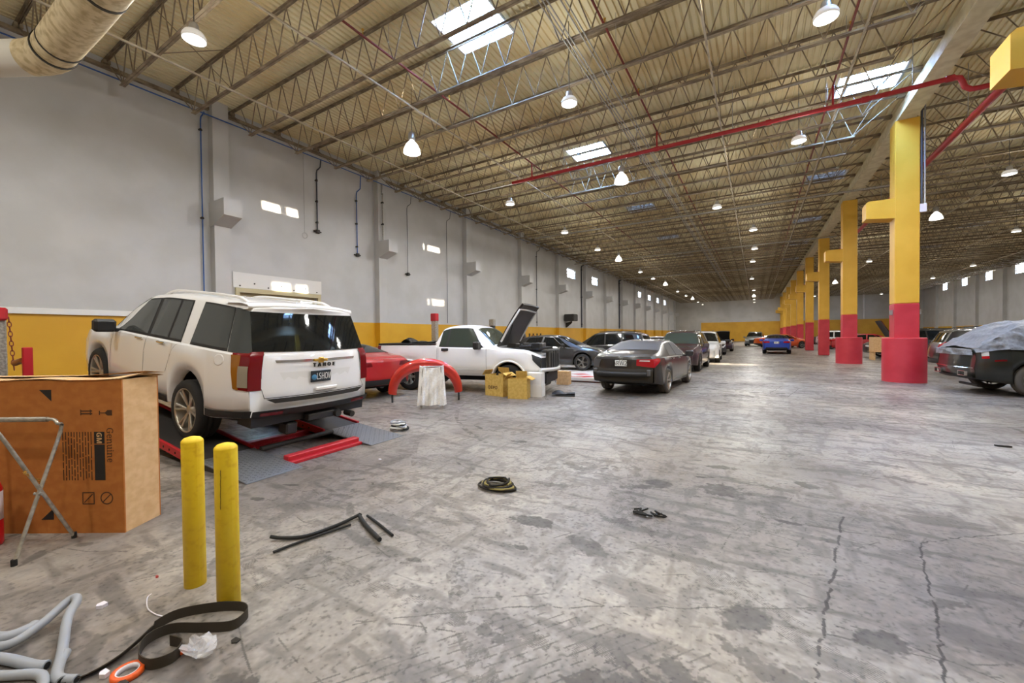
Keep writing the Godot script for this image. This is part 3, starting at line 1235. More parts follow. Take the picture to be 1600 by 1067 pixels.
func wheel_meshes(r: float, w: float, rim: float, spokes: int) -> Array:
	var key := "wheel%.3f_%.3f_%d" % [r, rim, spokes]
	if cache.has(key):
		return cache[key]
	# axis along z, outer face at +z
	var xf := Transform3D(Basis(Vector3.RIGHT, Vector3.BACK, Vector3.DOWN), Vector3.ZERO)
	var t := S()
	lathe(t, [[rim, -w / 2], [r * 0.93, -w / 2], [r * 0.985, -w / 2 + 0.025], [r, -w / 2 + 0.05], [r, -0.045], [r - 0.012, -0.04], [r - 0.012, -0.03], [r, -0.025], [r, 0.025], [r - 0.012, 0.03], [r - 0.012, 0.04], [r, 0.045], [r, w / 2 - 0.05], [r * 0.985, w / 2 - 0.025], [r * 0.93, w / 2], [rim * 1.06, w / 2 + 0.006], [rim, w / 2]], 28, xf, 1)
	var m := S()
	lathe(m, [[rim * 1.01, w / 2 - 0.002], [rim * 0.96, w / 2 + 0.002], [rim * 0.93, w / 2 - 0.02], [rim * 0.92, -w / 2 + 0.02]], 28, xf, 1)
	lathe(m, [[0.0, w / 2 - 0.045], [0.055, w / 2 - 0.045], [0.075, w / 2 - 0.06], [0.08, 0.0]], 16, xf, 1)
	for k in spokes:
		var a := TAU * k / spokes
		for q in [-0.5, 0.5]:
			var a2: float = a + q * 0.26
			var d := Vector3(cos(a), sin(a), 0)
			var d2 := Vector3(cos(a2), sin(a2), 0)
			var p0 := d * 0.05 + Vector3(0, 0, w / 2 - 0.06)
			var p1 := d2 * rim * 0.95 + Vector3(0, 0, w / 2 - 0.02)
			var al := (p1 - p0)
			var b := Basis(al.normalized(), Vector3.BACK.cross(al.normalized()).normalized(), Vector3.BACK)
			cbox(m, (p0 + p1) / 2, Vector3(al.length(), 0.034, 0.03), 0.008, b.orthonormalized())
	var b2 := S()
	lathe(b2, [[0.0, -0.02], [rim * 0.78, -0.02], [rim * 0.78, -0.05], [0.0, -0.05]], 20, xf, -1)
	cache[key] = [mesh_of(t), mesh_of(m), mesh_of(b2)]
	return cache[key]

func add_wheels(t: Node3D, c: Dictionary, rim_m: Material, tyre_m: Material, drop := 0.0) -> void:
	var ms := wheel_meshes(c.axle, c.tyre_w, c.rim, c.spokes)
	for wx in [c.xr, c.xf]:
		for side in [-1, 1]:
			var w := inst("wheel", ms[0], tyre_m, t)
			w.position = Vector3(wx, c.axle - (drop if wx == c.xr else 0.0), side * c.track)
			if side < 0:
				w.rotation.y = PI
			inst("rim", ms[1], rim_m, w)
			inst("brake_disc", ms[2], M.dark_metal, w)

func spec(kind: String) -> Dictionary:
	match kind:
		"big_suv":
			return {"x0": -2.87, "x1": 2.49, "xr": -1.53, "xf": 1.54, "axle": 0.41, "arch": 0.475, "tyre_w": 0.28, "rim": 0.3, "spokes": 6, "track": 0.87, "fade": 0.9, "cabin": 0.68, "roofw": 0.74, "rbulge": 0.1, "fbulge": 0.12,
				"top": [[-2.87, 1.84], [-2.6, 1.88], [-1.6, 1.92], [-0.4, 1.92], [0.2, 1.86], [0.55, 1.68], [1.12, 1.24], [1.3, 1.2], [2.1, 1.17], [2.38, 1.11], [2.49, 1.02]],
				"belt": [[-2.87, 1.24], [0.9, 1.2], [1.3, 1.13], [2.2, 1.1], [2.49, 1.0]],
				"hw": [[-2.87, 0.86], [-2.83, 0.91], [-2.75, 0.955], [-2.6, 0.985], [-2.2, 1.01], [0.0, 1.02], [2.0, 1.0], [2.3, 0.96], [2.49, 0.86]],
				"bottom": [[-2.87, 0.46], [-2.2, 0.36], [2.1, 0.33], [2.49, 0.36]],
				"rear": [[0.3, 0.12], [0.45, 0.05], [0.56, 0.0], [0.72, 0.0], [0.78, 0.07], [1.2, 0.1], [1.25, 0.12], [1.78, 0.36], [1.9, 0.2]],
				"front": [[0.3, 0.1], [0.5, 0.0], [0.95, 0.02], [1.2, 0.14]]}
		"suv":
			return {"x0": -2.4, "x1": 2.3, "xr": -1.4, "xf": 1.4, "axle": 0.36, "arch": 0.42, "tyre_w": 0.24, "rim": 0.25, "spokes": 5, "track": 0.82, "fade": 0.9, "cabin": 0.6, "roofw": 0.66, "rbulge": 0.1, "fbulge": 0.16,
				"top": [[-2.4, 1.6], [-2.1, 1.67], [-1.2, 1.73], [-0.2, 1.74], [0.3, 1.68], [1.05, 1.14], [1.25, 1.08], [1.95, 1.0], [2.2, 0.9], [2.3, 0.8]],
				"belt": [[-2.4, 1.12], [-0.5, 1.06], [0.9, 1.0], [1.2, 0.97], [2.3, 0.78]],
				"hw": [[-2.4, 0.82], [-2.2, 0.92], [-1.4, 0.96], [1.4, 0.95], [2.05, 0.9], [2.3, 0.72]],
				"bottom": [[-2.4, 0.42], [-2.0, 0.3], [1.9, 0.26], [2.3, 0.3]],
				"rear": [[0.3, 0.12], [0.5, 0.0], [0.8, 0.03], [1.1, 0.08], [1.6, 0.34], [1.7, 0.3]],
				"front": [[0.3, 0.1], [0.5, 0.0], [0.8, 0.03], [1.0, 0.1]]}
		"sedan":
			return {"x0": -2.5, "x1": 2.37, "xr": -1.415, "xf": 1.415, "axle": 0.335, "arch": 0.385, "tyre_w": 0.225, "rim": 0.24, "spokes": 5, "track": 0.8, "fade": 0.7, "cabin": 0.48, "roofw": 0.57, "rbulge": 0.13, "fbulge": 0.2,
				"top": [[-2.5, 1.02], [-2.38, 1.08], [-2.0, 1.12], [-1.75, 1.16], [-0.95, 1.4], [-0.35, 1.45], [0.2, 1.435], [0.5, 1.36], [1.2, 1.02], [1.4, 0.97], [2.0, 0.87], [2.27, 0.76], [2.37, 0.68]],
				"belt": [[-2.5, 0.96], [-2.0, 1.0], [-1.0, 0.98], [0.6, 0.93], [1.3, 0.88], [2.0, 0.8], [2.37, 0.63]],
				"hw": [[-2.5, 0.79], [-2.3, 0.89], [-1.5, 0.925], [1.4, 0.92], [2.05, 0.86], [2.37, 0.66]],
				"bottom": [[-2.5, 0.36], [-2.0, 0.27], [1.9, 0.2], [2.37, 0.25]],
				"rear": [[0.25, 0.12], [0.4, 0.02], [0.6, 0.0], [0.75, 0.04], [0.95, 0.02], [1.1, 0.06]],
				"front": [[0.2, 0.1], [0.4, 0.0], [0.6, 0.02], [0.8, 0.12]]}
		"pickup":
			return {"x0": -2.72, "x1": 2.5, "xr": -1.6, "xf": 1.6, "axle": 0.4, "arch": 0.47, "tyre_w": 0.27, "rim": 0.24, "spokes": 6, "track": 0.85, "fade": 0.5, "cabin": 0.62, "roofw": 0.7, "rbulge": 0.03, "fbulge": 0.1,
				"top": [[-2.72, 1.36], [-0.66, 1.36], [-0.64, 1.6], [-0.55, 1.86], [-0.2, 1.93], [0.35, 1.93], [0.62, 1.84], [1.16, 1.34], [1.25, 1.27], [2.1, 1.2], [2.35, 1.14], [2.5, 1.02]],
				"belt": [[-2.72, 1.33], [-0.7, 1.33], [-0.6, 1.28], [0.9, 1.25], [1.25, 1.22], [2.1, 1.16], [2.5, 0.98]],
				"hw": [[-2.72, 0.95], [-2.6, 0.985], [0.0, 0.995], [1.9, 0.985], [2.25, 0.95], [2.5, 0.85]],
				"bottom": [[-2.72, 0.6], [-2.0, 0.48], [1.9, 0.46], [2.5, 0.5]],
				"rear": [[0.3, 0.0], [1.4, 0.0]],
				"front": [[0.3, 0.12], [0.7, 0.0], [1.0, 0.02], [1.2, 0.12]]}
		"luxury_suv":
			return {"x0": -2.72, "x1": 2.62, "xr": -1.65, "xf": 1.65, "axle": 0.4, "arch": 0.455, "tyre_w": 0.28, "rim": 0.29, "spokes": 7, "track": 0.87, "fade": 0.8, "cabin": 0.66, "roofw": 0.72, "rbulge": 0.1, "fbulge": 0.1,
				"top": [[-2.72, 1.12], [-2.6, 1.24], [-2.35, 1.42], [-1.9, 1.7], [-1.4, 1.82], [-0.3, 1.85], [0.4, 1.82], [1.2, 1.3], [1.4, 1.26], [2.4, 1.2], [2.62, 1.1]],
				"belt": [[-2.72, 1.06], [-2.3, 1.14], [1.2, 1.14], [2.62, 1.05]],
				"hw": [[-2.72, 0.86], [-2.5, 0.96], [-1.7, 1.0], [1.7, 1.0], [2.4, 0.95], [2.62, 0.88]],
				"bottom": [[-2.72, 0.4], [-2.2, 0.3], [2.2, 0.28], [2.62, 0.3]],
				"rear": [[0.3, 0.14], [0.45, 0.03], [0.62, 0.0], [0.8, 0.05], [1.1, 0.04]],
				"front": [[0.3, 0.05], [1.1, 0.0]]}
	return {}

# body shell, underbody, wheels and chassis that every vehicle has
func car_base(kind: String, t: Node3D, body_m: Material, rim_m: Material, tyre_m: Material, drop := 0.0) -> Dictionary:
	if not cache.has(kind):
		var c := spec(kind)
		var sh := car_shell(c)
		var ch := S()
		var w: float = lut(c.hw, 0.0)
		box(ch, Vector3((c.x0 + c.x1) / 2, c.axle + 0.12, 0), Vector3(c.x1 - c.x0 - 0.7, 0.4, w * 1.25))
		for wx in [c.xr, c.xf]:
			cyl(ch, Vector3(wx, c.axle, -c.track), Vector3(wx, c.axle, c.track), 0.05, 8)
		cache[kind] = [c, sh[0], sh[1], mesh_of(ch)]
	var k: Array = cache[kind]
	inst("body", k[1], body_m, t)
	inst("underbody", k[2], M.underbody, t)
	inst("chassis", k[3], M.underbody, t)
	add_wheels(t, k[0], rim_m, tyre_m, drop)
	return k[0]

func car_part(t: Node3D, key: String, called: String, m: Material, make: Callable, label := "") -> MeshInstance3D:
	if not cache.has(key):
		var st := S()
		make.call(st)
		cache[key] = mesh_of(st)
	return inst(called, cache[key], m, t, label)

func heading(deg: float) -> float:
	return deg_to_rad(90.0 - deg)

func mirror_part(t: Node3D, c: Dictionary, key: String, x: float, s: float, m: Material, size := Vector3(0.12, 0.17, 0.24)) -> void:
	for side in [-1.0, 1.0]:
		car_part(t, "%s_mirror_%d" % [key, side], "mirror", m, func(st: SurfaceTool) -> void:
			var p := car_at(c, x, s, side)
			cbox(st, p + Vector3(-0.02, 0.07, side * (size.z * 0.5 + 0.06)), size, 0.035)
			cbox(st, p + Vector3(0.0, 0.0, side * 0.05), Vector3(0.07, 0.06, 0.16), 0.015))

func seams(t: Node3D, c: Dictionary, key: String, list: Array) -> void:
	for i in list.size():
		for side in [-1.0, 1.0]:
			car_part(t, "%s_seam_%d_%d" % [key, i, side], "door_seam", M.black_rubber, func(st: SurfaceTool) -> void:
				var l: Array = list[i]
				side_panel(c, st, side, [Vector2(l[0] - 0.004, l[2]), Vector2(l[0] + 0.004, l[2]), Vector2(l[1] + 0.004, l[3]), Vector2(l[1] - 0.004, l[3])], 0.002, 1, 10))

func handles(t: Node3D, c: Dictionary, key: String, xs: Array, s: float, m: Material) -> void:
	for i in xs.size():
		for side in [-1.0, 1.0]:
			car_part(t, "%s_handle_%d_%d" % [key, i, side], "door_handle", m, func(st: SurfaceTool) -> void:
				var p := car_at(c, xs[i], s, side)
				cbox(st, p + Vector3(0, 0, side * 0.02), Vector3(0.2, 0.032, 0.03), 0.01))

func windows(t: Node3D, c: Dictionary, key: String, list: Array, m: Material) -> void:
	# list of [xa_bottom, xb_bottom, xb_top, xa_top]
	for i in list.size():
		for side in [-1.0, 1.0]:
			car_part(t, "%s_win_%d_%d" % [key, i, side], "side_window", m, func(st: SurfaceTool) -> void:
				var l: Array = list[i]
				side_panel(c, st, side, [Vector2(l[0], 6.06), Vector2(l[1], 6.06), Vector2(l[2], 6.97), Vector2(l[3], 6.97)], 0.006, 10, 4))

func plate(t: Node3D, at: Vector3, words: String, back: Material, ink: Material, tilt := 0.0) -> Node3D:
	var st := S()
	cbox(st, Vector3.ZERO, Vector3(0.012, 0.155, 0.31), 0.004)
	var p := obj("license_plate", st, back, t)
	p.position = at
	p.rotation.z = tilt
	text(p, "lettering", words, 0.105, ink, Transform3D(Basis(Vector3.BACK, Vector3.UP, Vector3.LEFT), Vector3(-0.009, 0.0, 0)), 0.003)
	return p

# everyday passenger car: kind sedan or suv
func make_car(kind: String, called: String, label: String, category: String, x: float, d: float, head: float, body_m: Material, opt := {}) -> Node3D:
	var t := thing(called, label, category, V(x, opt.get("lift", 0.0), d), heading(head), opt.get("group", ""))
	var c := car_base(kind, t, body_m, opt.get("rim", M.alloy_dark), opt.get("tyre", M.tyre))
	var glass: Material = opt.get("glass", M.car_glass)
	if kind == "sedan":
		windows(t, c, kind, [[-0.28, 0.62, 0.12, -0.22], [-1.12, -0.36, -0.3, -0.92], [0.68, 1.0, 0.4, 0.17]], glass)
		car_part(t, kind + "_ws", "windshield", glass, func(st: SurfaceTool) -> void: top_panel(c, st, 0.34, 1.17, 7.6, 6.9))
		car_part(t, kind + "_rw", "rear_window", opt.get("rear_glass", glass), func(st: SurfaceTool) -> void: top_panel(c, st, -1.72, -0.9, 7.2, 7.9))
		seams(t, c, kind, [[-0.33, -0.33, 2.2, 5.9], [0.98, 0.9, 2.2, 5.9], [-1.05, -1.2, 3.2, 5.9]])
		handles(t, c, kind, [-0.12, -0.92], 4.75, body_m)
		mirror_part(t, c, kind, 0.68, 6.0, body_m)
	else:
		windows(t, c, kind, [[-0.28, 0.62, 0.18, -0.24], [-1.15, -0.36, -0.32, -1.1], [-2.0, -1.24, -1.2, -1.75], [0.66, 0.95, 0.42, 0.23]], glass)
		car_part(t, kind + "_ws", "windshield", glass, func(st: SurfaceTool) -> void: top_panel(c, st, 0.36, 1.03, 7.5, 6.9))
		car_part(t, kind + "_rw", "rear_window", opt.get("rear_glass", glass), func(st: SurfaceTool) -> void: cap_panel(c, st, true, [Vector2(-0.86, 6.15), Vector2(0.86, 6.15), Vector2(0.84, 7.0), Vector2(-0.84, 7.0)]))
		seams(t, c, kind, [[-0.33, -0.33, 2.2, 5.9], [0.98, 0.92, 2.2, 5.9], [-1.0, -1.2, 3.4, 5.9]])
		handles(t, c, kind, [-0.12, -0.95], 4.8, body_m)
		mirror_part(t, c, kind, 0.7, 6.0, body_m)
		car_part(t, kind + "_rails", "roof_rail", M.dark_metal, func(st: SurfaceTool) -> void:
			for side in [-1.0, 1.0]:
				var pts := []
				for k in 9:
					pts.append(car_at(c, -1.9 + k * 0.25, 8.5, side) + Vector3(0, 0.05, 0))
				tube(st, pts, 0.018, 6))
	var lens: Material = opt.get("tail", M.lens_red)
	for side in [-1.0, 1.0]:
		if not opt.get("no_tail", false):
			car_part(t, "%s_tail_%d" % [kind, side], "tail_light", lens, func(st: SurfaceTool) -> void:
				if kind == "sedan":
					side_panel(c, st, side, [Vector2(c.x0, 4.2), Vector2(c.x0 + 0.3, 4.9), Vector2(c.x0 + 0.22, 5.7), Vector2(c.x0, 5.7)], 0.012)
					cap_panel(c, st, true, [Vector2(side, 4.2), Vector2(side * 0.52, 4.3), Vector2(side * 0.6, 5.5), Vector2(side, 5.7)], 0.014)
				else:
					side_panel(c, st, side, [Vector2(c.x0, 4.3), Vector2(c.x0 + 0.22, 4.5), Vector2(c.x0 + 0.2, 6.0), Vector2(c.x0, 6.2)], 0.012)
					cap_panel(c, st, true, [Vector2(side, 4.3), Vector2(side * 0.62, 4.4), Vector2(side * 0.78, 5.9), Vector2(side, 6.2)], 0.014))
		if not opt.get("no_head", false):
			car_part(t, "%s_head_%d" % [kind, side], "headlight", M.lens_clear, func(st: SurfaceTool) -> void:
				side_panel(c, st, side, [Vector2(c.x1 - 0.32, 5.1), Vector2(c.x1, 4.0), Vector2(c.x1, 5.6), Vector2(c.x1 - 0.4, 5.9)], 0.012)
				cap_panel(c, st, false, [Vector2(side, 4.0), Vector2(side * 0.6, 4.2), Vector2(side * 0.62, 5.3), Vector2(side, 5.6)], 0.014))
	if not opt.get("no_grille", false):
		car_part(t, kind + "_grille", "grille", M.black_plastic, func(st: SurfaceTool) -> void:
			cap_panel(c, st, false, [Vector2(-0.5, 2.6), Vector2(0.5, 2.6), Vector2(0.55, 4.9), Vector2(-0.55, 4.9)], 0.012))
	car_part(t, kind + "_valance", "lower_bumper", M.black_plastic, func(st: SurfaceTool) -> void:
		cap_panel(c, st, true, [Vector2(-0.95, 1.9), Vector2(0.95, 1.9), Vector2(0.8, 2.6), Vector2(-0.8, 2.6)], 0.01))
	if opt.has("plate"):
		var p := cap_at(c, true, 0.0, 4.35 if kind == "sedan" else 4.6)
		plate(t, p + Vector3(-0.02, 0, 0), opt.plate, M.plate_white, M.print_black)
	return t

func make_big_suv() -> void:
	var t := thing("sport_utility_vehicle", "large white sport utility vehicle parked nose up on the drive-on lift", "suv", V(-8.19, 0.47, 3.32), heading(-92.4))
	t.rotation.z = deg_to_rad(6.4)
	var c := car_base("big_suv", t, M.white_paint, M.alloy, M.tyre, 0.07)
	var k := "big_suv"
	windows(t, c, k, [[-0.2, 0.86, 0.24, -0.16], [-0.82, -0.3, -0.26, -0.8], [-1.22, -0.88, -0.86, -1.14], [-2.42, -1.5, -1.46, -2.38]], M.car_glass_grey)
	for side in [-1.0, 1.0]:
		# dark frames round the door glass
		car_part(t, "bs_frame_%d" % side, "window_trim", M.black_plastic, func(st: SurfaceTool) -> void:
			side_panel(c, st, side, [Vector2(-1.24, 6.0), Vector2(0.95, 6.0), Vector2(0.2, 7.1), Vector2(-1.16, 7.1)], 0.003, 14, 4)
			side_panel(c, st, side, [Vector2(-2.44, 6.0), Vector2(-1.48, 6.0), Vector2(-1.45, 7.05), Vector2(-2.4, 7.05)], 0.003, 8, 4))
		car_part(t, "bs_wrap_%d" % side, "corner_glass", M.car_glass_grey, func(st: SurfaceTool) -> void:
			side_panel(c, st, side, [Vector2(-2.87, 6.0), Vector2(-2.46, 6.0), Vector2(-2.42, 7.05), Vector2(-2.87, 7.15)], 0.007, 8, 5))
		# tail light: red frame, amber edge, clear insert
		var tl := car_part(t, "bs_tail_%d" % side, "tail_light", M.lens_dark_red, func(st: SurfaceTool) -> void:
			side_panel(c, st, side, [Vector2(-2.87, 3.1), Vector2(-2.68, 3.2), Vector2(-2.6, 5.6), Vector2(-2.87, 6.05)], 0.016, 6, 8)
			cap_panel(c, st, true, [Vector2(side * 1.02, 3.1), Vector2(side * 0.86, 3.1), Vector2(side * 0.86, 6.05), Vector2(side * 1.02, 6.05)], 0.016, 4, 8))
		car_part(tl, "bs_amber_%d" % side, "amber_edge", M.lens_amber, func(st: SurfaceTool) -> void:
			side_panel(c, st, side, [Vector2(-2.75, 3.15), Vector2(-2.675, 3.24), Vector2(-2.6, 5.0), Vector2(-2.75, 5.0)], 0.02, 4, 8))
		car_part(tl, "bs_insert_%d" % side, "clear_insert", M.lens_smoke, func(st: SurfaceTool) -> void:
			side_panel(c, st, side, [Vector2(-2.86, 3.25), Vector2(-2.74, 3.28), Vector2(-2.74, 4.3), Vector2(-2.86, 4.3)], 0.023, 3, 5))
		car_part(t, "bs_rail_%d" % side, "roof_rail", M.white_paint, func(st: SurfaceTool) -> void:
			var pts := []
			for i in 11:
				pts.append(car_at(c, -2.3 + i * 0.24, 8.4, side) + Vector3(0, 0.045 if i in range(1, 10) else 0.0, 0))
			tube(st, smooth_path(pts, 2), 0.022, 6))
		car_part(t, "bs_sill_%d" % side, "sill_trim", M.black_plastic, func(st: SurfaceTool) -> void:
			side_panel(c, st, side, [Vector2(-1.0, 1.7), Vector2(1.0, 1.7), Vector2(1.0, 2.25), Vector2(-1.0, 2.25)], 0.012, 8, 2))
		car_part(t, "bs_corner_%d" % side, "bumper_corner_trim", M.black_plastic, func(st: SurfaceTool) -> void:
			side_panel(c, st, side, [Vector2(-2.87, 1.5), Vector2(-2.05, 1.5), Vector2(-2.05, 2.3), Vector2(-2.87, 2.3)], 0.01, 8, 3))
	car_part(t, "bs_fuel", "fuel_door", M.white_paint, func(st: SurfaceTool) -> void:
		var rows := []
		for q in [0.0, 0.85, 1.0, 1.06]:
			var row := []
			for a in 17:
				var p := car_at(c, -2.32 + 0.11 * q * cos(a * TAU / 16), 4.55 + 0.36 * q * sin(a * TAU / 16), -1.0)
				row.append(p + Vector3(0, 0, -0.005 if q < 1.03 else 0.004))
			rows.append(row)
		grid(st, rows, 1))
	car_part(t, "bs_ws", "windshield", M.car_glass, func(st: SurfaceTool) -> void: top_panel(c, st, 0.3, 1.1, 7.6, 6.9))
	car_part(t, "bs_rw", "rear_window", M.car_glass, func(st: SurfaceTool) -> void:
		cap_panel(c, st, true, [Vector2(-1.01, 6.05), Vector2(1.01, 6.05), Vector2(1.01, 7.15), Vector2(-1.01, 7.15)], 0.008, 12, 6))
	car_part(t, "bs_spoiler", "spoiler", M.white_paint, func(st: SurfaceTool) -> void:
		var rows := []
		for q in [[-2.05, 0.012], [-2.45, 0.03], [-2.6, 0.015], [-2.62, -0.03], [-2.45, -0.06]]:
			var row := []
			for j in 9:
				var v := -1.0 + j * 0.25
				row.append(Vector3(q[0] + 0.1 * v * v, 1.9 + q[1] - 0.045 * v * v - 0.03, 0.78 * v))
			rows.append(row)
		grid(st, rows, 1, true))
	seams(t, c, k, [[-0.25, -0.25, 2.3, 5.9], [1.0, 0.95, 2.3, 5.9], [-0.95, -1.3, 3.3, 5.9]])
	car_part(t, "bs_gate_seam", "tailgate_seam", M.black_rubber, func(st: SurfaceTool) -> void:
		for v in [-0.855, 0.855]:
			cap_panel(c, st, true, [Vector2(v - 0.004, 2.78), Vector2(v + 0.004, 2.78), Vector2(v + 0.004, 6.0), Vector2(v - 0.004, 6.0)], 0.003, 1, 8)
		cap_panel(c, st, true, [Vector2(-0.855, 2.77), Vector2(0.855, 2.77), Vector2(0.855, 2.8), Vector2(-0.855, 2.8)], 0.003, 8, 1))
	handles(t, c, k, [-0.05, -0.75], 4.9, M.chrome)
	mirror_part(t, c, k, 0.82, 6.0, M.black_plastic, Vector3(0.16, 0.2, 0.26))
	# rear furniture
	var p := cap_at(c, true, 0.0, 3.5)
	car_part(t, "bs_recess", "plate_recess", M.white_metal, func(st: SurfaceTool) -> void:
		cap_panel(c, st, true, [Vector2(-0.5, 3.12), Vector2(0.5, 3.12), Vector2(0.62, 3.86), Vector2(-0.62, 3.86)], 0.004, 6, 3))
	var pl := plate(t, p + Vector3(-0.03, 0.02, 0), "LSHOW", M.plate_black, M.print_white, -0.06)
	pl.get_child(0).position.z = 0.048
	pl.get_child(0).scale = Vector3(0.5, 0.85, 1)
	car_part(pl, "bs_plate_mark", "emblem", M.plate_blue, func(st: SurfaceTool) -> void:
		lathe(st, [[0.0, 0.004], [0.035, 0.004], [0.04, 0.0]], 12, Transform3D(Basis(Vector3.UP, Vector3.LEFT, Vector3.BACK), Vector3(-0.007, -0.01, -0.105))))
	car_part(t, "bs_chrome", "chrome_strip", M.chrome, func(st: SurfaceTool) -> void:
		cap_panel(c, st, true, [Vector2(-0.68, 4.5), Vector2(0.68, 4.5), Vector2(0.7, 4.7), Vector2(-0.7, 4.7)], 0.018, 12, 2))
	var e := cap_at(c, true, 0.0, 4.6)
	car_part(t, "bs_badge", "badge", M.gold_badge, func(st: SurfaceTool) -> void:
		cbox(st, e + Vector3(-0.032, 0, 0), Vector3(0.018, 0.035, 0.2), 0.005)
		cbox(st, e + Vector3(-0.032, 0, 0), Vector3(0.018, 0.075, 0.08), 0.005))
	var e2 := cap_at(c, true, 0.0, 4.22)
	for q in 5:
		text(t, "letter", "TAHOE"[q], 0.05, M.print_black, Transform3D(Basis(Vector3.BACK, Vector3.UP, Vector3.LEFT), e2 + Vector3(-0.02, 0.0, 0.06 + (q - 2) * 0.075)), 0.02, "Droid Sans", true)
	var hb := cap_at(c, true, 0.1, 2.95)
	car_part(t, "bs_ghandle", "tailgate_handle", M.white_paint, func(st: SurfaceTool) -> void:
		cbox(st, hb + Vector3(-0.01, 0.0, 0.0), Vector3(0.03, 0.05, 0.34), 0.012))
	car_part(t, "bs_step", "bumper_step", M.dark_metal, func(st: SurfaceTool) -> void:
		cap_panel(c, st, true, [Vector2(-0.72, 2.55), Vector2(0.72, 2.55), Vector2(0.84, 2.75), Vector2(-0.84, 2.75)], 0.012, 10, 2))
	car_part(t, "bs_val", "lower_valance", M.black_plastic, func(st: SurfaceTool) -> void:
		cap_panel(c, st, true, [Vector2(-1.0, 1.5), Vector2(1.0, 1.5), Vector2(1.0, 2.28), Vector2(-1.0, 2.28)], 0.012, 12, 3)
		box(st, Vector3(-2.66, 0.42, 0), Vector3(0.3, 0.18, 1.7)))
	for side in [-1.0, 1.0]:
		car_part(t, "bs_refl_%d" % side, "reflector", M.lens_dark_red, func(st: SurfaceTool) -> void:
			cap_panel(c, st, true, [Vector2(side * 0.9, 2.05), Vector2(side * 0.6, 2.05), Vector2(side * 0.6, 2.2), Vector2(side * 0.9, 2.2)], 0.02, 4, 1))
	car_part(t, "bs_hitch", "tow_hitch", M.dark_metal, func(st: SurfaceTool) -> void:
		cbox(st, Vector3(-2.84, 0.36, 0.1), Vector3(0.16, 0.09, 0.5), 0.01)
		cyl(st, Vector3(-2.9, 0.36, 0.28), Vector3(-2.98, 0.36, 0.28), 0.05, 10)
		cyl(st, Vector3(-2.8, 0.3, 0.55), Vector3(-2.95, 0.3, 0.55), 0.045, 10)
		cbox(st, Vector3(-2.7, 0.22, -0.3), Vector3(0.2, 0.16, 0.16), 0.02))

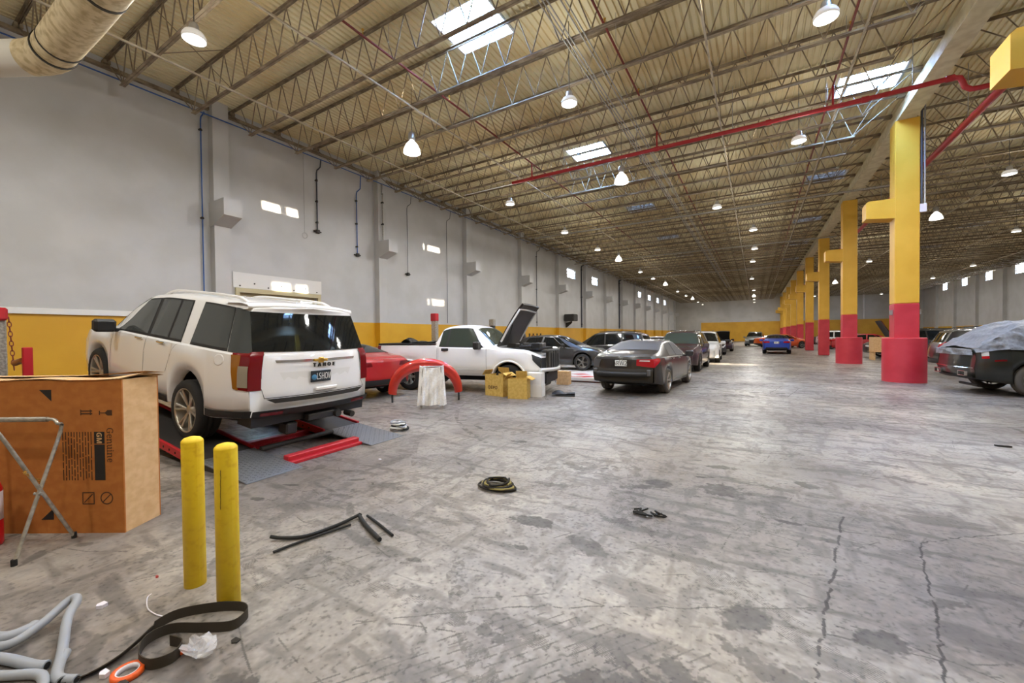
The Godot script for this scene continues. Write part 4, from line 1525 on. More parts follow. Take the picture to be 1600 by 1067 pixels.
func make_pickup() -> void:
	var t := thing("pickup_truck", "white pickup truck with raised hood and missing grille", "truck", V(-7.55, 0, 10.05), heading(79))
	var c := car_base("pickup", t, M.white_paint, M.alloy, M.tyre)
	var k := "pickup"
	windows(t, c, k, [[-0.28, 0.78, 0.42, -0.26], [-0.56, -0.34, -0.32, -0.5]], M.car_glass_green)
	for side in [-1.0, 1.0]:
		car_part(t, "pk_frame_%d" % side, "window_trim", M.black_plastic, func(st: SurfaceTool) -> void:
			side_panel(c, st, side, [Vector2(-0.58, 5.95), Vector2(0.86, 5.95), Vector2(0.44, 7.05), Vector2(-0.52, 7.05)], 0.003, 10, 4))
		car_part(t, "pk_tail_%d" % side, "tail_light", M.lens_dark_red, func(st: SurfaceTool) -> void:
			side_panel(c, st, side, [Vector2(c.x0, 3.7), Vector2(c.x0 + 0.12, 3.8), Vector2(c.x0 + 0.13, 5.2), Vector2(c.x0, 5.3)], 0.012, 3, 5))
		car_part(t, "pk_lip_%d" % side, "arch_flare", M.white_paint, func(st: SurfaceTool) -> void:
			for wx in [c.xr, c.xf]:
				var pts := []
				for i in 17:
					var a := PI * i / 16.0
					pts.append(Vector3(wx + 0.5 * cos(a), c.axle + 0.5 * sin(a), side * 0.985))
				tube(st, pts, 0.03, 6))
		car_part(t, "pk_hl_%d" % side, "headlight", M.black_plastic, func(st: SurfaceTool) -> void:
			side_panel(c, st, side, [Vector2(c.x1 - 0.22, 4.0), Vector2(c.x1, 3.0), Vector2(c.x1, 5.5), Vector2(c.x1 - 0.24, 5.6)], 0.014, 4, 5)
			cap_panel(c, st, false, [Vector2(side, 3.0), Vector2(side * 0.68, 3.0), Vector2(side * 0.68, 5.4), Vector2(side, 5.5)], 0.014))
		car_part(t, "pk_mould_%d" % side, "door_moulding", M.silver_white, func(st: SurfaceTool) -> void:
			side_panel(c, st, side, [Vector2(-1.05, 2.5), Vector2(1.05, 2.5), Vector2(1.05, 2.62), Vector2(-1.05, 2.62)], 0.012, 8, 1))
	car_part(t, "pk_ws", "windshield", M.car_glass_green, func(st: SurfaceTool) -> void: top_panel(c, st, 0.6, 1.15, 7.5, 6.8))
	seams(t, c, k, [[-0.62, -0.62, 2.0, 5.9], [0.95, 0.93, 2.0, 5.9], [-0.58, -0.58, 2.2, 5.9]])
	for side in [-1.0, 1.0]:
		car_part(t, "pk_handle_%d" % side, "door_handle", M.black_plastic, func(st: SurfaceTool) -> void:
			cbox(st, car_at(c, -0.36, 4.75, side) + Vector3(0, 0, side * 0.02), Vector3(0.22, 0.08, 0.05), 0.015))
	mirror_part(t, c, k, 0.74, 6.0, M.black_plastic, Vector3(0.16, 0.22, 0.24))
	car_part(t, "pk_bedrail", "bed_rail", M.black_plastic, func(st: SurfaceTool) -> void:
		for side in [-1, 1]:
			cbox(st, Vector3(-1.69, 1.375, side * 0.9), Vector3(2.02, 0.045, 0.12), 0.012)
		cbox(st, Vector3(-2.68, 1.375, 0), Vector3(0.08, 0.045, 1.8), 0.012))
	car_part(t, "pk_bed", "bed_liner", M.black_plastic, func(st: SurfaceTool) -> void:
		box(st, Vector3(-1.68, 1.366, 0), Vector3(1.96, 0.012, 1.7)))
	# open engine bay
	var bay := car_part(t, "pk_bay", "engine_bay", M.underbody, func(st: SurfaceTool) -> void:
		box(st, Vector3(1.85, 1.222, 0), Vector3(1.1, 0.05, 1.56)))
	rng.seed = 5
	for i in 14:
		var st := S()
		var s := Vector3(rng.randf_range(0.12, 0.34), rng.randf_range(0.06, 0.16), rng.randf_range(0.12, 0.4))
		cbox(st, Vector3(rng.randf_range(1.42, 2.25), 1.25 + s.y * 0.4, rng.randf_range(-0.6, 0.6)), s, 0.02)
		obj("engine_cover", st, [M.black_plastic, M.engine_grey, M.dark_metal][i % 3], bay)
	# radiator support and bumper beam at the bare front
	var rad := car_part(t, "pk_rad", "radiator", M.dark_metal, func(st: SurfaceTool) -> void:
		cbox(st, Vector3(2.58, 0.86, 0), Vector3(0.08, 0.62, 1.1), 0.02)
		cbox(st, Vector3(2.55, 1.16, 0), Vector3(0.16, 0.07, 1.5), 0.02))
	for i in 9:
		var st := S()
		cbox(st, Vector3(2.64, 0.86, -0.52 + i * 0.13), Vector3(0.05, rng.randf_range(0.4, 0.6), 0.04), 0.01)
		obj("fin", st, [M.engine_grey, M.black_plastic][i % 2], rad)
	car_part(t, "pk_beam", "bumper_beam", M.silver_white, func(st: SurfaceTool) -> void:
		var pts := []
		for i in 9:
			var v := -1.0 + i * 0.25
			pts.append(Vector3(2.62 + 0.1 * (1 - v * v) - 0.12 * absf(v) * absf(v), 0.64 + 0.03 * absf(v), 0.98 * v))
		tube(st, pts, 0.055, 8))
	car_part(t, "pk_lower", "lower_shield", M.black_plastic, func(st: SurfaceTool) -> void:
		cbox(st, Vector3(2.5, 0.42, 0), Vector3(0.16, 0.3, 1.3), 0.03)
		cbox(st, Vector3(2.46, 0.28, 0.2), Vector3(0.1, 0.2, 0.7), 0.03))
	# hood, hinged at the windscreen
	var hood := S()
	var rows := []
	var low := []
	for i in 9:
		var u := i / 8.0
		var r1 := []
		var r2 := []
		for j in 9:
			var v := -1.0 + j * 0.25
			var w := lerpf(0.84, 0.78, u)
			var bow := 0.05 * (1 - v * v) + 0.06 * sin(u * PI * 0.5) - 0.05 * pow(u, 6)
			r1.append(Vector3(1.4 * u, bow, w * v))
			r2.append(Vector3(1.38 * u, bow - 0.05, w * 0.97 * v))
		rows.append(r1)
		low.append(r2)
	grid(hood, rows, 1, true)
	var h := obj("hood", hood, M.white_paint, t)
	var hin := S()
	grid(hin, low, 1)
	var edges := [[rows[0], low[0]], [low[8], rows[8]]]
	for e in edges:
		grid(hin, e, 2)
	for j in [0, 8]:
		var a := []
		var b := []
		for i in 9:
			a.append(rows[i][j])
			b.append(low[i][j])
		grid(hin, [a, b] if j == 0 else [b, a], 2)
	obj("hood_liner", hin, M.dark_metal, h)
	var rim := S()
	tube(rim, [low[1][0], low[4][0], low[7][0], low[7][4], low[7][8], low[4][8], low[1][8]], 0.03, 6)
	obj("hood_frame", rim, M.silver_white, h)
	h.position = Vector3(1.2, 1.3, 0)
	h.rotation.z = deg_to_rad(57)
	var prop := S()
	cyl(prop, Vector3(1.45, 1.28, 0.66), Vector3(1.62, 1.9, 0.66), 0.012, 6)
	obj("hood_strut", prop, M.dark_metal, t)

func raise_hood(t: Node3D, c: Dictionary, m: Material, x: float, y: float, ang: float, w := 0.66, l := 1.05) -> void:
	var st := S()
	var a := []
	var b := []
	for i in 6:
		var u := i / 5.0
		var r1 := []
		var r2 := []
		for j in 7:
			var v := -1.0 + j / 3.0
			r1.append(Vector3(l * u, 0.05 * (1 - v * v), w * v * lerpf(1.0, 0.86, u)))
			r2.append(Vector3(l * u, 0.05 * (1 - v * v) - 0.04, w * v * lerpf(1.0, 0.86, u)))
		a.append(r1)
		b.append(r2)
	grid(st, a, 1, true)
	var h := obj("hood", st, m, t)
	st = S()
	grid(st, b, 1)
	obj("hood_liner", st, M.dark_metal, h)
	h.position = Vector3(x, y, 0)
	h.rotation.z = ang
	st = S()
	box(st, Vector3(x + 0.5, y - 0.03, 0), Vector3(0.9, 0.05, 1.2))
	obj("engine_bay", st, M.underbody, t)
	for i in 6:
		st = S()
		cbox(st, Vector3(x + 0.2 + 0.12 * i, y + 0.02, -0.4 + 0.35 * (i % 3)), Vector3(0.2, 0.1, 0.3), 0.02)
		obj("engine_cover", st, M.engine_grey if i % 2 else M.black_plastic, t)

func make_vehicles() -> void:
	make_big_suv()
	make_pickup()
	# black sedan seen from behind, rear bumper missing
	var a := make_car("sedan", "sedan", "dusty black sedan from behind, without its rear bumper", "car", -2.86, 12.99, 2.9, M.dusty_black, {"no_tail": true, "rear_glass": M.dusty_glass, "glass": M.dusty_glass, "tyre": M.tyre_dusty, "rim": M.alloy, "plate": "JARW27"})
	var c: Dictionary = cache["sedan"][0]
	for side in [-1.0, 1.0]:
		if side > 0:
			var tl := inst("tail_light", sedan_tail(c, 1.0), M.lens_red, a)
			car_part(tl, "acc_strip", "light_strip", M.lens_clear, func(st: SurfaceTool) -> void:
				cap_panel(c, st, true, [Vector2(0.9, 4.75), Vector2(0.58, 4.8), Vector2(0.62, 5.0), Vector2(0.9, 4.95)], 0.02))
		else:
			car_part(a, "acc_hole", "lamp_opening", M.engine_grey, func(st: SurfaceTool) -> void:
				cap_panel(c, st, true, [Vector2(-1.0, 3.6), Vector2(-0.78, 3.6), Vector2(-0.7, 5.2), Vector2(-1.0, 5.4)], 0.014))
	car_part(a, "acc_bare", "bare_rear_panel", M.grime_brown, func(st: SurfaceTool) -> void:
		cap_panel(c, st, true, [Vector2(-0.98, 1.8), Vector2(0.98, 1.8), Vector2(0.96, 3.7), Vector2(-0.96, 3.7)], 0.012, 10, 5)
		for side in [-1.0, 1.0]:
			side_panel(c, st, side, [Vector2(c.x0, 2.0), Vector2(c.x0 + 0.55, 2.0), Vector2(c.x0 + 0.3, 4.0), Vector2(c.x0, 4.0)], 0.008))
	car_part(a, "acc_beam", "bumper_beam", M.black_plastic, func(st: SurfaceTool) -> void:
		var pts := []
		for i in 9:
			var v := -0.8 + i * 0.2
			pts.append(cap_at(c, true, v, 2.9) + Vector3(-0.05, 0, 0))
		tube(st, pts, 0.07, 6))
	car_part(a, "acc_mount", "bracket", M.engine_grey, func(st: SurfaceTool) -> void:
		cbox(st, cap_at(c, true, 0.86, 3.1) + Vector3(-0.03, 0, 0), Vector3(0.06, 0.16, 0.1), 0.015)
		cbox(st, cap_at(c, true, -0.9, 3.2) + Vector3(-0.03, 0, 0), Vector3(0.06, 0.12, 0.1), 0.015))
	car_part(a, "acc_badge", "badge", M.chrome, func(st: SurfaceTool) -> void:
		var q := cap_at(c, true, 0.0, 5.25) + Vector3(-0.014, 0, 0)
		cbox(st, q + Vector3(0, 0, -0.04), Vector3(0.012, 0.08, 0.016), 0.004)
		cbox(st, q + Vector3(0, 0, 0.04), Vector3(0.012, 0.08, 0.016), 0.004)
		cbox(st, q, Vector3(0.012, 0.016, 0.07), 0.004))
	car_part(a, "acc_fin", "roof_antenna", M.black_plastic, func(st: SurfaceTool) -> void:
		extrude(st, [Vector2(-0.1, 0), Vector2(0.08, 0), Vector2(-0.08, 0.07)], 0.03, Transform3D(Basis.IDENTITY, Vector3(-0.75, 1.42, -0.015))))
	# dismantled black sedan on the red and white lift
	var b := make_car("sedan", "sedan", "black sedan with stripped front end on the red and white lift", "car", -7.5, 16.0, 82, M.black_paint, {"no_head": true, "no_grille": true, "lift": 0.16})
	car_part(b, "strip_front", "radiator_support", M.dark_metal, func(st: SurfaceTool) -> void:
		cbox(st, Vector3(2.45, 0.5, 0), Vector3(0.1, 0.4, 1.3), 0.02)
		cyl(st, Vector3(2.5, 0.7, -0.6), Vector3(2.5, 0.7, 0.6), 0.03, 8))
	car_part(b, "strip_beam", "bumper_beam", M.silver_white, func(st: SurfaceTool) -> void:
		cbox(st, Vector3(2.55, 0.55, 0), Vector3(0.08, 0.1, 1.4), 0.02))
	make_car("suv", "crossover", "black crossover parked side-on beyond the stripped sedan", "suv", -6.9, 21.0, -88, M.black_paint)
	make_car("sedan", "sedan", "silver sedan whose pale roof shows behind the black sedan", "car", -5.2, 26.0, 176, M.silver_paint)
	make_car("suv", "crossover", "dark maroon crossover facing the viewer beside the black sedan", "suv", -2.95, 20.3, 181, M.maroon_paint, {"glass": M.car_glass_green, "no_grille": true, "no_head": true})
	make_car("suv", "crossover", "silver crossover parked right behind the maroon one", "suv", -2.7, 26.2, 178, M.silver_white)
	make_car("sedan", "sedan", "black sedan in the far row left of the aisle", "car", -3.1, 35.2, 170, M.black_paint)
	var hc := make_car("sedan", "sedan", "wine red sedan with raised hood beside the far aisle", "car", -3.0, 41.6, 166, M.maroon_paint, {"no_head": true, "no_grille": true})
	raise_hood(hc, c, M.silver_white, 1.25, 0.98, deg_to_rad(48))
	make_car("suv", "crossover", "black crossover far down the left side near the yellow wall", "suv", -3.6, 48.5, 178, M.black_paint)
	make_car("suv", "crossover", "grey crossover facing the viewer far down the aisle", "suv", -0.15, 58.5, 185, M.grey_paint)
	make_car("sedan", "sedan", "blue sedan standing in the aisle near the columns", "car", 1.36, 38.4, 2, M.blue_paint, {"plate": "KDP 48"})
	make_car("sedan", "sedan", "orange sedan just beyond the blue one", "car", 2.3, 50.6, 60, M.orange_paint)
	make_car("sedan", "sedan", "red sedan low behind the white sport utility vehicle", "car", -10.75, 7.45, -86, M.red_paint, {"tail": M.lens_dark_red})
	# right bay
	make_car("suv", "crossover", "black crossover behind the covered vehicle, tail toward the red pedestal", "suv", 8.05, 21.0, 92, M.black_paint, {"tail": M.lens_red})
	var h2 := make_car("suv", "crossover", "black crossover with raised hood seen between two columns", "suv", 8.2, 33.6, -92, M.black_paint, {"no_grille": true})
	raise_hood(h2, c, M.black_paint, 1.08, 1.16, deg_to_rad(62), 0.72, 1.25)
	make_car("sedan", "sedan", "red sedan behind the second and third columns", "car", 7.7, 42.5, 88, M.red_paint)
	make_car("suv", "crossover", "white crossover behind the third and fourth columns", "suv", 7.4, 49.0, 90, M.silver_white)
	make_car("sedan", "sedan", "black sedan deep in the right bay behind the columns", "car", 7.6, 55.5, 92, M.black_paint)
	make_car("suv", "crossover", "dark grey crossover on the right side near the far wall", "suv", 13.5, 30.0, 95, M.grey_paint)
	make_car("suv", "crossover", "maroon crossover on the right side behind the black one", "suv", 14.0, 23.5, 88, M.maroon_paint)
	make_covered()

func sedan_tail(c: Dictionary, side: float) -> Mesh:
	var st := S()
	side_panel(c, st, side, [Vector2(c.x0, 3.7), Vector2(c.x0 + 0.3, 4.7), Vector2(c.x0 + 0.24, 5.7), Vector2(c.x0, 5.7)], 0.012)
	cap_panel(c, st, true, [Vector2(side * 1.01, 3.7), Vector2(side * 0.48, 3.95), Vector2(side * 0.52, 5.5), Vector2(side * 1.01, 5.7)], 0.014)
	return mesh_of(st)

func make_covered() -> void:
	var t := thing("luxury_utility_vehicle", "black utility vehicle under a grey plastic cover at the right edge", "suv", V(7.2, 0, 15.6), heading(84))
	var c := car_base("luxury_suv", t, M.green_black, M.alloy_dark, M.tyre_dusty)
	for side in [-1.0, 1.0]:
		car_part(t, "lx_tail_%d" % side, "tail_light", M.lens_clear, func(st: SurfaceTool) -> void:
			side_panel(c, st, side, [Vector2(-2.62, 4.4), Vector2(-2.5, 4.4), Vector2(-2.5, 5.9), Vector2(-2.62, 5.9)], 0.012))
		car_part(t, "lx_tailr_%d" % side, "tail_light", M.lens_red, func(st: SurfaceTool) -> void:
			side_panel(c, st, side, [Vector2(-2.62, 4.0), Vector2(-2.5, 4.0), Vector2(-2.5, 4.38), Vector2(-2.62, 4.38)], 0.012))
		car_part(t, "lx_mark_%d" % side, "side_marker", M.lens_dark_red, func(st: SurfaceTool) -> void:
			side_panel(c, st, side, [Vector2(-2.42, 3.7), Vector2(-2.2, 3.75), Vector2(-2.2, 3.9), Vector2(-2.42, 3.85)], 0.012))
		car_part(t, "lx_pipe_%d" % side, "exhaust_tip", M.chrome, func(st: SurfaceTool) -> void:
			var p := cap_at(c, true, side * 0.66, 2.45)
			for q in [[0.055, 0], [-0.055, 0]]:
				cbox(st, p + Vector3(-0.03, q[0], 0), Vector3(0.06, 0.018, 0.3), 0.006)
			for q in [-0.15, 0.15]:
				cbox(st, p + Vector3(-0.03, 0, q), Vector3(0.06, 0.11, 0.02), 0.006))
	car_part(t, "lx_strip", "chrome_strip", M.chrome, func(st: SurfaceTool) -> void:
		cap_panel(c, st, true, [Vector2(-0.98, 2.98), Vector2(0.98, 2.98), Vector2(0.98, 3.06), Vector2(-0.98, 3.06)], 0.014, 10, 1))
	car_part(t, "lx_lower", "lower_bumper", M.black_plastic, func(st: SurfaceTool) -> void:
		cap_panel(c, st, true, [Vector2(-0.95, 1.5), Vector2(0.95, 1.5), Vector2(0.92, 2.2), Vector2(-0.92, 2.2)], 0.012, 10, 3)
		cyl(st, Vector3(-2.5, 0.22, -0.2), Vector3(-2.5, 0.22, 0.6), 0.035, 8))
	# the plastic cover: drapes over the greenhouse down to the shoulder
	var st := S()
	var n := FastNoiseLite.new()
	n.seed = 12
	n.frequency = 1.1
	n.fractal_octaves = 3
	var rows := []
	for i in 97:
		var x := lerpf(-2.72, 1.35, i / 96.0)
		var row := []
		for j in 65:
			var v := -1.0 + j / 32.0
			var s := lerpf(10.0, 5.1 + 0.35 * sin(x * 2.1 + 1.0) - 0.3 * smoothstep(-2.3, -2.72, x), pow(absf(v), 0.8))
			var p := car_at(c, x, s, 1.0 if v >= 0 else -1.0)
			var w := n.get_noise_3d(p.x * 1.0, p.y * 2.6, p.z * 1.0 + p.x * 0.8)
			var fold := pow(1.0 - absf(w), 6.0) * 0.085 + n.get_noise_3d(p.x * 3.0, p.y * 3.0, p.z * 3.0) * 0.018
			var out := Vector3(0, (p.y - 0.9) * 0.6, p.z).normalized()
			row.append(p + out * (0.03 + fold))
		rows.append(row)
	grid(st, rows, 1)
	var cap := []
	for i in 13:
		var s := lerpf(9.9, 4.6, i / 12.0)
		var row := []
		for j in 33:
			var v := -1.0 + j / 16.0
			var p := cap_at(c, true, v, s)
			row.append(p + Vector3(-0.035 - 0.04 * pow(1.0 - absf(n.get_noise_3d(p.x, p.y * 2.0, p.z * 2.0)), 5.0), 0, 0))
		cap.append(row)
	grid(st, cap, 1, true)
	var cv := obj("plastic_cover", st, M.cover_grey, self)
	cv.transform = t.transform
	tag(cv, "crumpled grey plastic cover draped over the black utility vehicle", "cover")

func make_services() -> void:
	# red sprinkler main across the bay with its drop beside the beam
	var t := thing("sprinkler_main", "red sprinkler main crossing the bay below the joists", "pipe", V(0, 0, 13.75))
	var st := S()
	tube(st, smooth_path([V(-8.2, 7.58, 0), V(-4, 7.58, 0), V(2, 7.58, 0), V(4.0, 7.6, 0)], 2) + [V(4.12, 7.56, 0), V(4.16, 7.45, 0), V(4.2, 7.32, 0), V(4.3, 7.24, 0), V(4.45, 7.23, 0), V(5.0, 7.23, 0)], 0.058, 12)
	obj("pipe_run", st, M.sprinkler_red, t)
	for p in [Vector2(-7.33, 7.58), Vector2(-2.75, 7.58), Vector2(0.3, 7.58), Vector2(2.4, 7.58), Vector2(3.95, 7.6)]:
		st = S()
		cyl(st, V(p.x - 0.07, p.y, 0), V(p.x + 0.07, p.y, 0), 0.075, 12)
		obj("coupling", st, M.sprinkler_red, t)
	for x in [-6.0, -3.4, -0.6, 1.6, 3.3]:
		st = S()
		cyl(st, V(x, 7.6, 0), V(x, 8.88, 0), 0.008, 5)
		obj("hanger_rod", st, M.conduit, t)
	var fd := thing("sprinkler_feed", "thick red sprinkler pipe running deep into the right bay beside the columns", "pipe", V(4.95, 0, 13.6))
	st = S()
	cyl(st, V(0, 7.3, 0), V(0, 7.3, 46.4), 0.09, 12)
	obj("pipe_run", st, M.sprinkler_red, fd)
	for d in [2.4, 11.4, 20.4, 29.4, 38.4]:
		st = S()
		cyl(st, V(0, 7.35, d), V(0, 8.88, d), 0.01, 5)
		obj("hanger_rod", st, M.conduit, fd)
	for b in [[-7.33, 5.4, 40.0, "above the white pickup"], [-2.75, 5.0, 60.0, "above the middle of the bay"], [1.75, 5.0, 60.0, "left of the roof beam"]]:
		var q := thing("sprinkler_branch", "dark red sprinkler branch pipe %s" % b[3], "pipe", V(b[0], 0, 0), 0.0, "sprinkler branch pipes")
		st = S()
		cyl(st, V(0, 8.15, b[1]), V(0, 8.15, b[2]), 0.026, 8)
		obj("pipe_run", st, M.rust_red, q)
		st = S()
		cyl(st, V(0, 7.6, 13.75), V(0, 8.15, 13.75), 0.026, 8)
		obj("riser", st, M.sprinkler_red, q)
		var d: float = b[1] + 0.6
		while d < 26:
			st = S()
			cyl(st, V(0, 8.15, d), V(0, 8.28, d), 0.012, 6)
			cyl(st, V(0, 8.28, d), V(0, 8.3, d), 0.03, 8)
			obj("sprinkler_head", st, M.gold_badge, q)
			st = S()
			cyl(st, V(0.03, 8.17, d + 0.7), V(0.03, 8.88, d + 0.7), 0.006, 4)
			obj("hanger_rod", st, M.conduit, q)
			d += 2.9
	# bundle of electrical conduits
	for i in 5:
		st = S()
		var x: float = -3.44 + 0.075 * i + (0.14 if i > 2 else 0.0)
		cyl(st, V(x, 7.752, 4.5), V(x, 7.752, 62), 0.015, 6)
		tag(obj("conduit_pipe", st, M.conduit, self), "%s grey conduit from the left in the bundle under the joists" % ordinal(i + 1), "conduit", "conduit bundle")
	# pipes crossing the bay further back
	for q in [[22.8, -12.0, 4.9, 0.05], [33.0, -13.5, 4.4, 0.045], [45.0, -13.0, 4.0, 0.05]]:
		st = S()
		cyl(st, V(q[1], 7.715, q[0]), V(q[2], 7.715, q[0]), q[3], 8)
		tag(obj("cross_pipe", st, M.galvanised, self), "grey pipe crossing under the joists, %s from the camera" % ordinal([22.8, 33.0, 45.0].find(q[0]) + 1), "pipe", "grey crossing pipes")
	st = S()
	cyl(st, V(-10.9, 7.74, 14.2), V(3.7, 7.74, 14.2), 0.02, 6)
	tag(obj("light_conduit", st, M.white_metal, self), "thin white conduit running beside the red sprinkler main", "conduit")
	# round duct in the upper left corner
	var du := thing("air_duct", "large round beige duct with an elbow in the upper left corner", "duct", V(0, 0, 0))
	st = S()
	tube(st, [V(-4.6, 6.0, 1.78), V(-6.2, 6.0, 1.78), V(-7.9, 6.0, 1.78), V(-9.1, 6.0, 1.76)], 0.25, 24)
	obj("straight_run", st, M.duct_beige, du)
	for k in 4:
		st = S()
		var a0 := k * 0.13
		var a1 := (k + 1) * 0.13
		var P := func(a: float) -> Vector3: return V(-9.1 - 1.2 * sin(a), 6.0, 1.76 - 1.2 * (1 - cos(a)))
		tube(st, [P.call(a0), P.call(a1)], 0.256 - 0.004 * k, 24)
		obj("elbow_segment", st, M.duct_beige, du)
	st = S()
	var pe := V(-9.1 - 1.2 * sin(0.52), 6.0, 1.76 - 1.2 * (1 - cos(0.52)))
	tube(st, [pe, pe + V(-2.2 * cos(0.52), 0, -2.2 * sin(0.52))], 0.245, 24)
	obj("outlet_run", st, M.duct_tape, du)
	for p in [[V(-7.0, 6.0, 1.78), V(-7.05, 6.0, 1.78), 0.258], [V(-8.8, 6.0, 1.77), V(-8.83, 6.0, 1.77), 0.262], [V(-9.08, 6.0, 1.76), V(-9.12, 6.0, 1.76), 0.266]]:
		st = S()
		tube(st, [p[0], p[1]], p[2], 24)
		obj("band", st, M.dark_metal, du)
	for x in [-5.4, -8.82]:
		st = S()
		cyl(st, V(x, 6.22, 1.78), V(x, 8.88, 1.78), 0.015, 6)
		obj("hanger", st, M.dark_metal, du)
	# compressed air line along the left wall
	st = S()
	cyl(st, V(XL + 0.34, 8.32, -2), V(XL + 0.34, 8.32, 60), 0.02, 8)
	tag(obj("air_line", st, M.blue_pipe, self), "long blue air pipe running along the top of the left wall", "pipe")
	var drops := [
		["blue drop pipe beside the first pilaster near the white vehicle", 5.75, 8.32, 2.3, M.blue_pipe, 0.019],
		["thin pull cord with a ring hanging on the wall above the door", 9.0, 8.4, 5.5, M.conduit, 0.008],
		["grey pipe with clamps hanging left of the blue drop", 9.52, 8.0, 5.7, M.dark_pipe, 0.026],
		["blue drop pipe just before the second pilaster", 11.32, 7.72, 5.1, M.blue_pipe, 0.021],
		["grey conduit running down the second pilaster", 12.45, 7.9, 5.3, M.galvanised, 0.03],
		["thin pipe ending in a wall valve beyond the second pilaster", 14.2, 7.88, 4.65, M.dark_pipe, 0.012],
		["thin dark pipe reaching down to the yellow band before the third pilaster", 17.1, 7.87, 2.3, M.dark_pipe, 0.012],
		["thin dark conduit between the fourth and fifth pilaster", 27.6, 8.0, 2.3, M.dark_pipe, 0.022],
		["dark pipe on the wall under the first high window", 36.9, 8.2, 2.3, M.dark_pipe, 0.06],
		["thick dark pipe on the far part of the left wall", 49.4, 8.2, 2.3, M.dark_pipe, 0.09]]
	for q in drops:
		var w := thing("wall_pipe", q[0], "pipe", V(XL, 0, q[1]), 0.0, "wall pipes")
		var off: float = 0.36 if q[1] == 12.45 else 0.06
		st = S()
		tube(st, [V(0.34, 8.3, 0), V(0.3, q[2] + 0.06, 0), V(0.2, q[2] + 0.01, 0), V(off + 0.03, q[2] - 0.02, 0), V(off, q[2] - 0.12, 0), V(off, q[3], 0)], q[5], 8)
		obj("pipe_run", st, q[4], w)
		if q[5] > 0.0185:
			for k in 3:
				st = S()
				var y := lerpf(q[2] - 0.4, q[3] + 0.3, k / 2.0)
				cyl(st, V(off, y - 0.035, 0), V(off, y + 0.035, 0), q[5] * 1.6, 8)
				cbox(st, V(off / 2, y, 0), Vector3(off + 0.02, 0.04, 0.09), 0.006)
				obj("clamp", st, M.dark_metal, w)
		if q[1] == 9.0:
			st = S()
			var ring := []
			for k in 17:
				ring.append(V(off + 0.01, q[3] - 0.1 + 0.1 * sin(k * TAU / 16), 0.1 * cos(k * TAU / 16)))
			tube(st, ring, 0.008, 6, false)
			obj("pull_ring", st, M.conduit, w)
		if q[1] == 14.2 or q[1] == 9.52 or q[1] == 11.32:
			st = S()
			cbox(st, V(off + 0.02, q[3] - 0.05, 0), Vector3(0.12, 0.14, 0.14), 0.02)
			cyl(st, V(off, q[3] - 0.05, -0.15), V(off, q[3] - 0.05, 0.15), 0.03, 8)
			obj("valve", st, M.dark_metal, w)
	# wall heater far along the left wall
	var wh := thing("wall_heater", "boxy dark heater fixed high on the left wall beyond the pickup", "heater", V(XL, 2.35, 33.2))
	st = S()
	cbox(st, Vector3(0.5, 0.75, 0), Vector3(0.9, 0.6, 1.0), 0.05)
	obj("casing", st, M.dark_metal, wh)
	st = S()
	extrude(st, [Vector2(0, 0.3), Vector2(0.6, 0.45), Vector2(0.6, 0.3), Vector2(0.1, -0.1), Vector2(0, -0.1)], 0.06, Transform3D(Basis.IDENTITY, Vector3(0, 0, -0.03)))
	obj("bracket", st, M.grime_brown, wh)
	for k in 5:
		st = S()
		cbox(st, Vector3(0.97, 0.55 + 0.1 * k, 0), Vector3(0.04, 0.03, 0.8), 0.008)
		obj("louvre", st, M.engine_grey, wh)
	# handrail pipe along the yellow band
	var rail := thing("wall_rail", "low dark pipe rail along the yellow wall behind the pickup", "rail", V(XL + 0.5, 0, 0))
	st = S()
	cyl(st, V(0, 1.15, 10.5), V(0, 1.15, 30), 0.03, 8)
	obj("rail_pipe", st, M.brass_brown, rail)
	for k in 9:
		st = S()
		cyl(st, V(0, 0, 10.7 + k * 2.4), V(0, 1.15, 10.7 + k * 2.4), 0.028, 8)
		obj("post", st, M.brass_brown, rail)

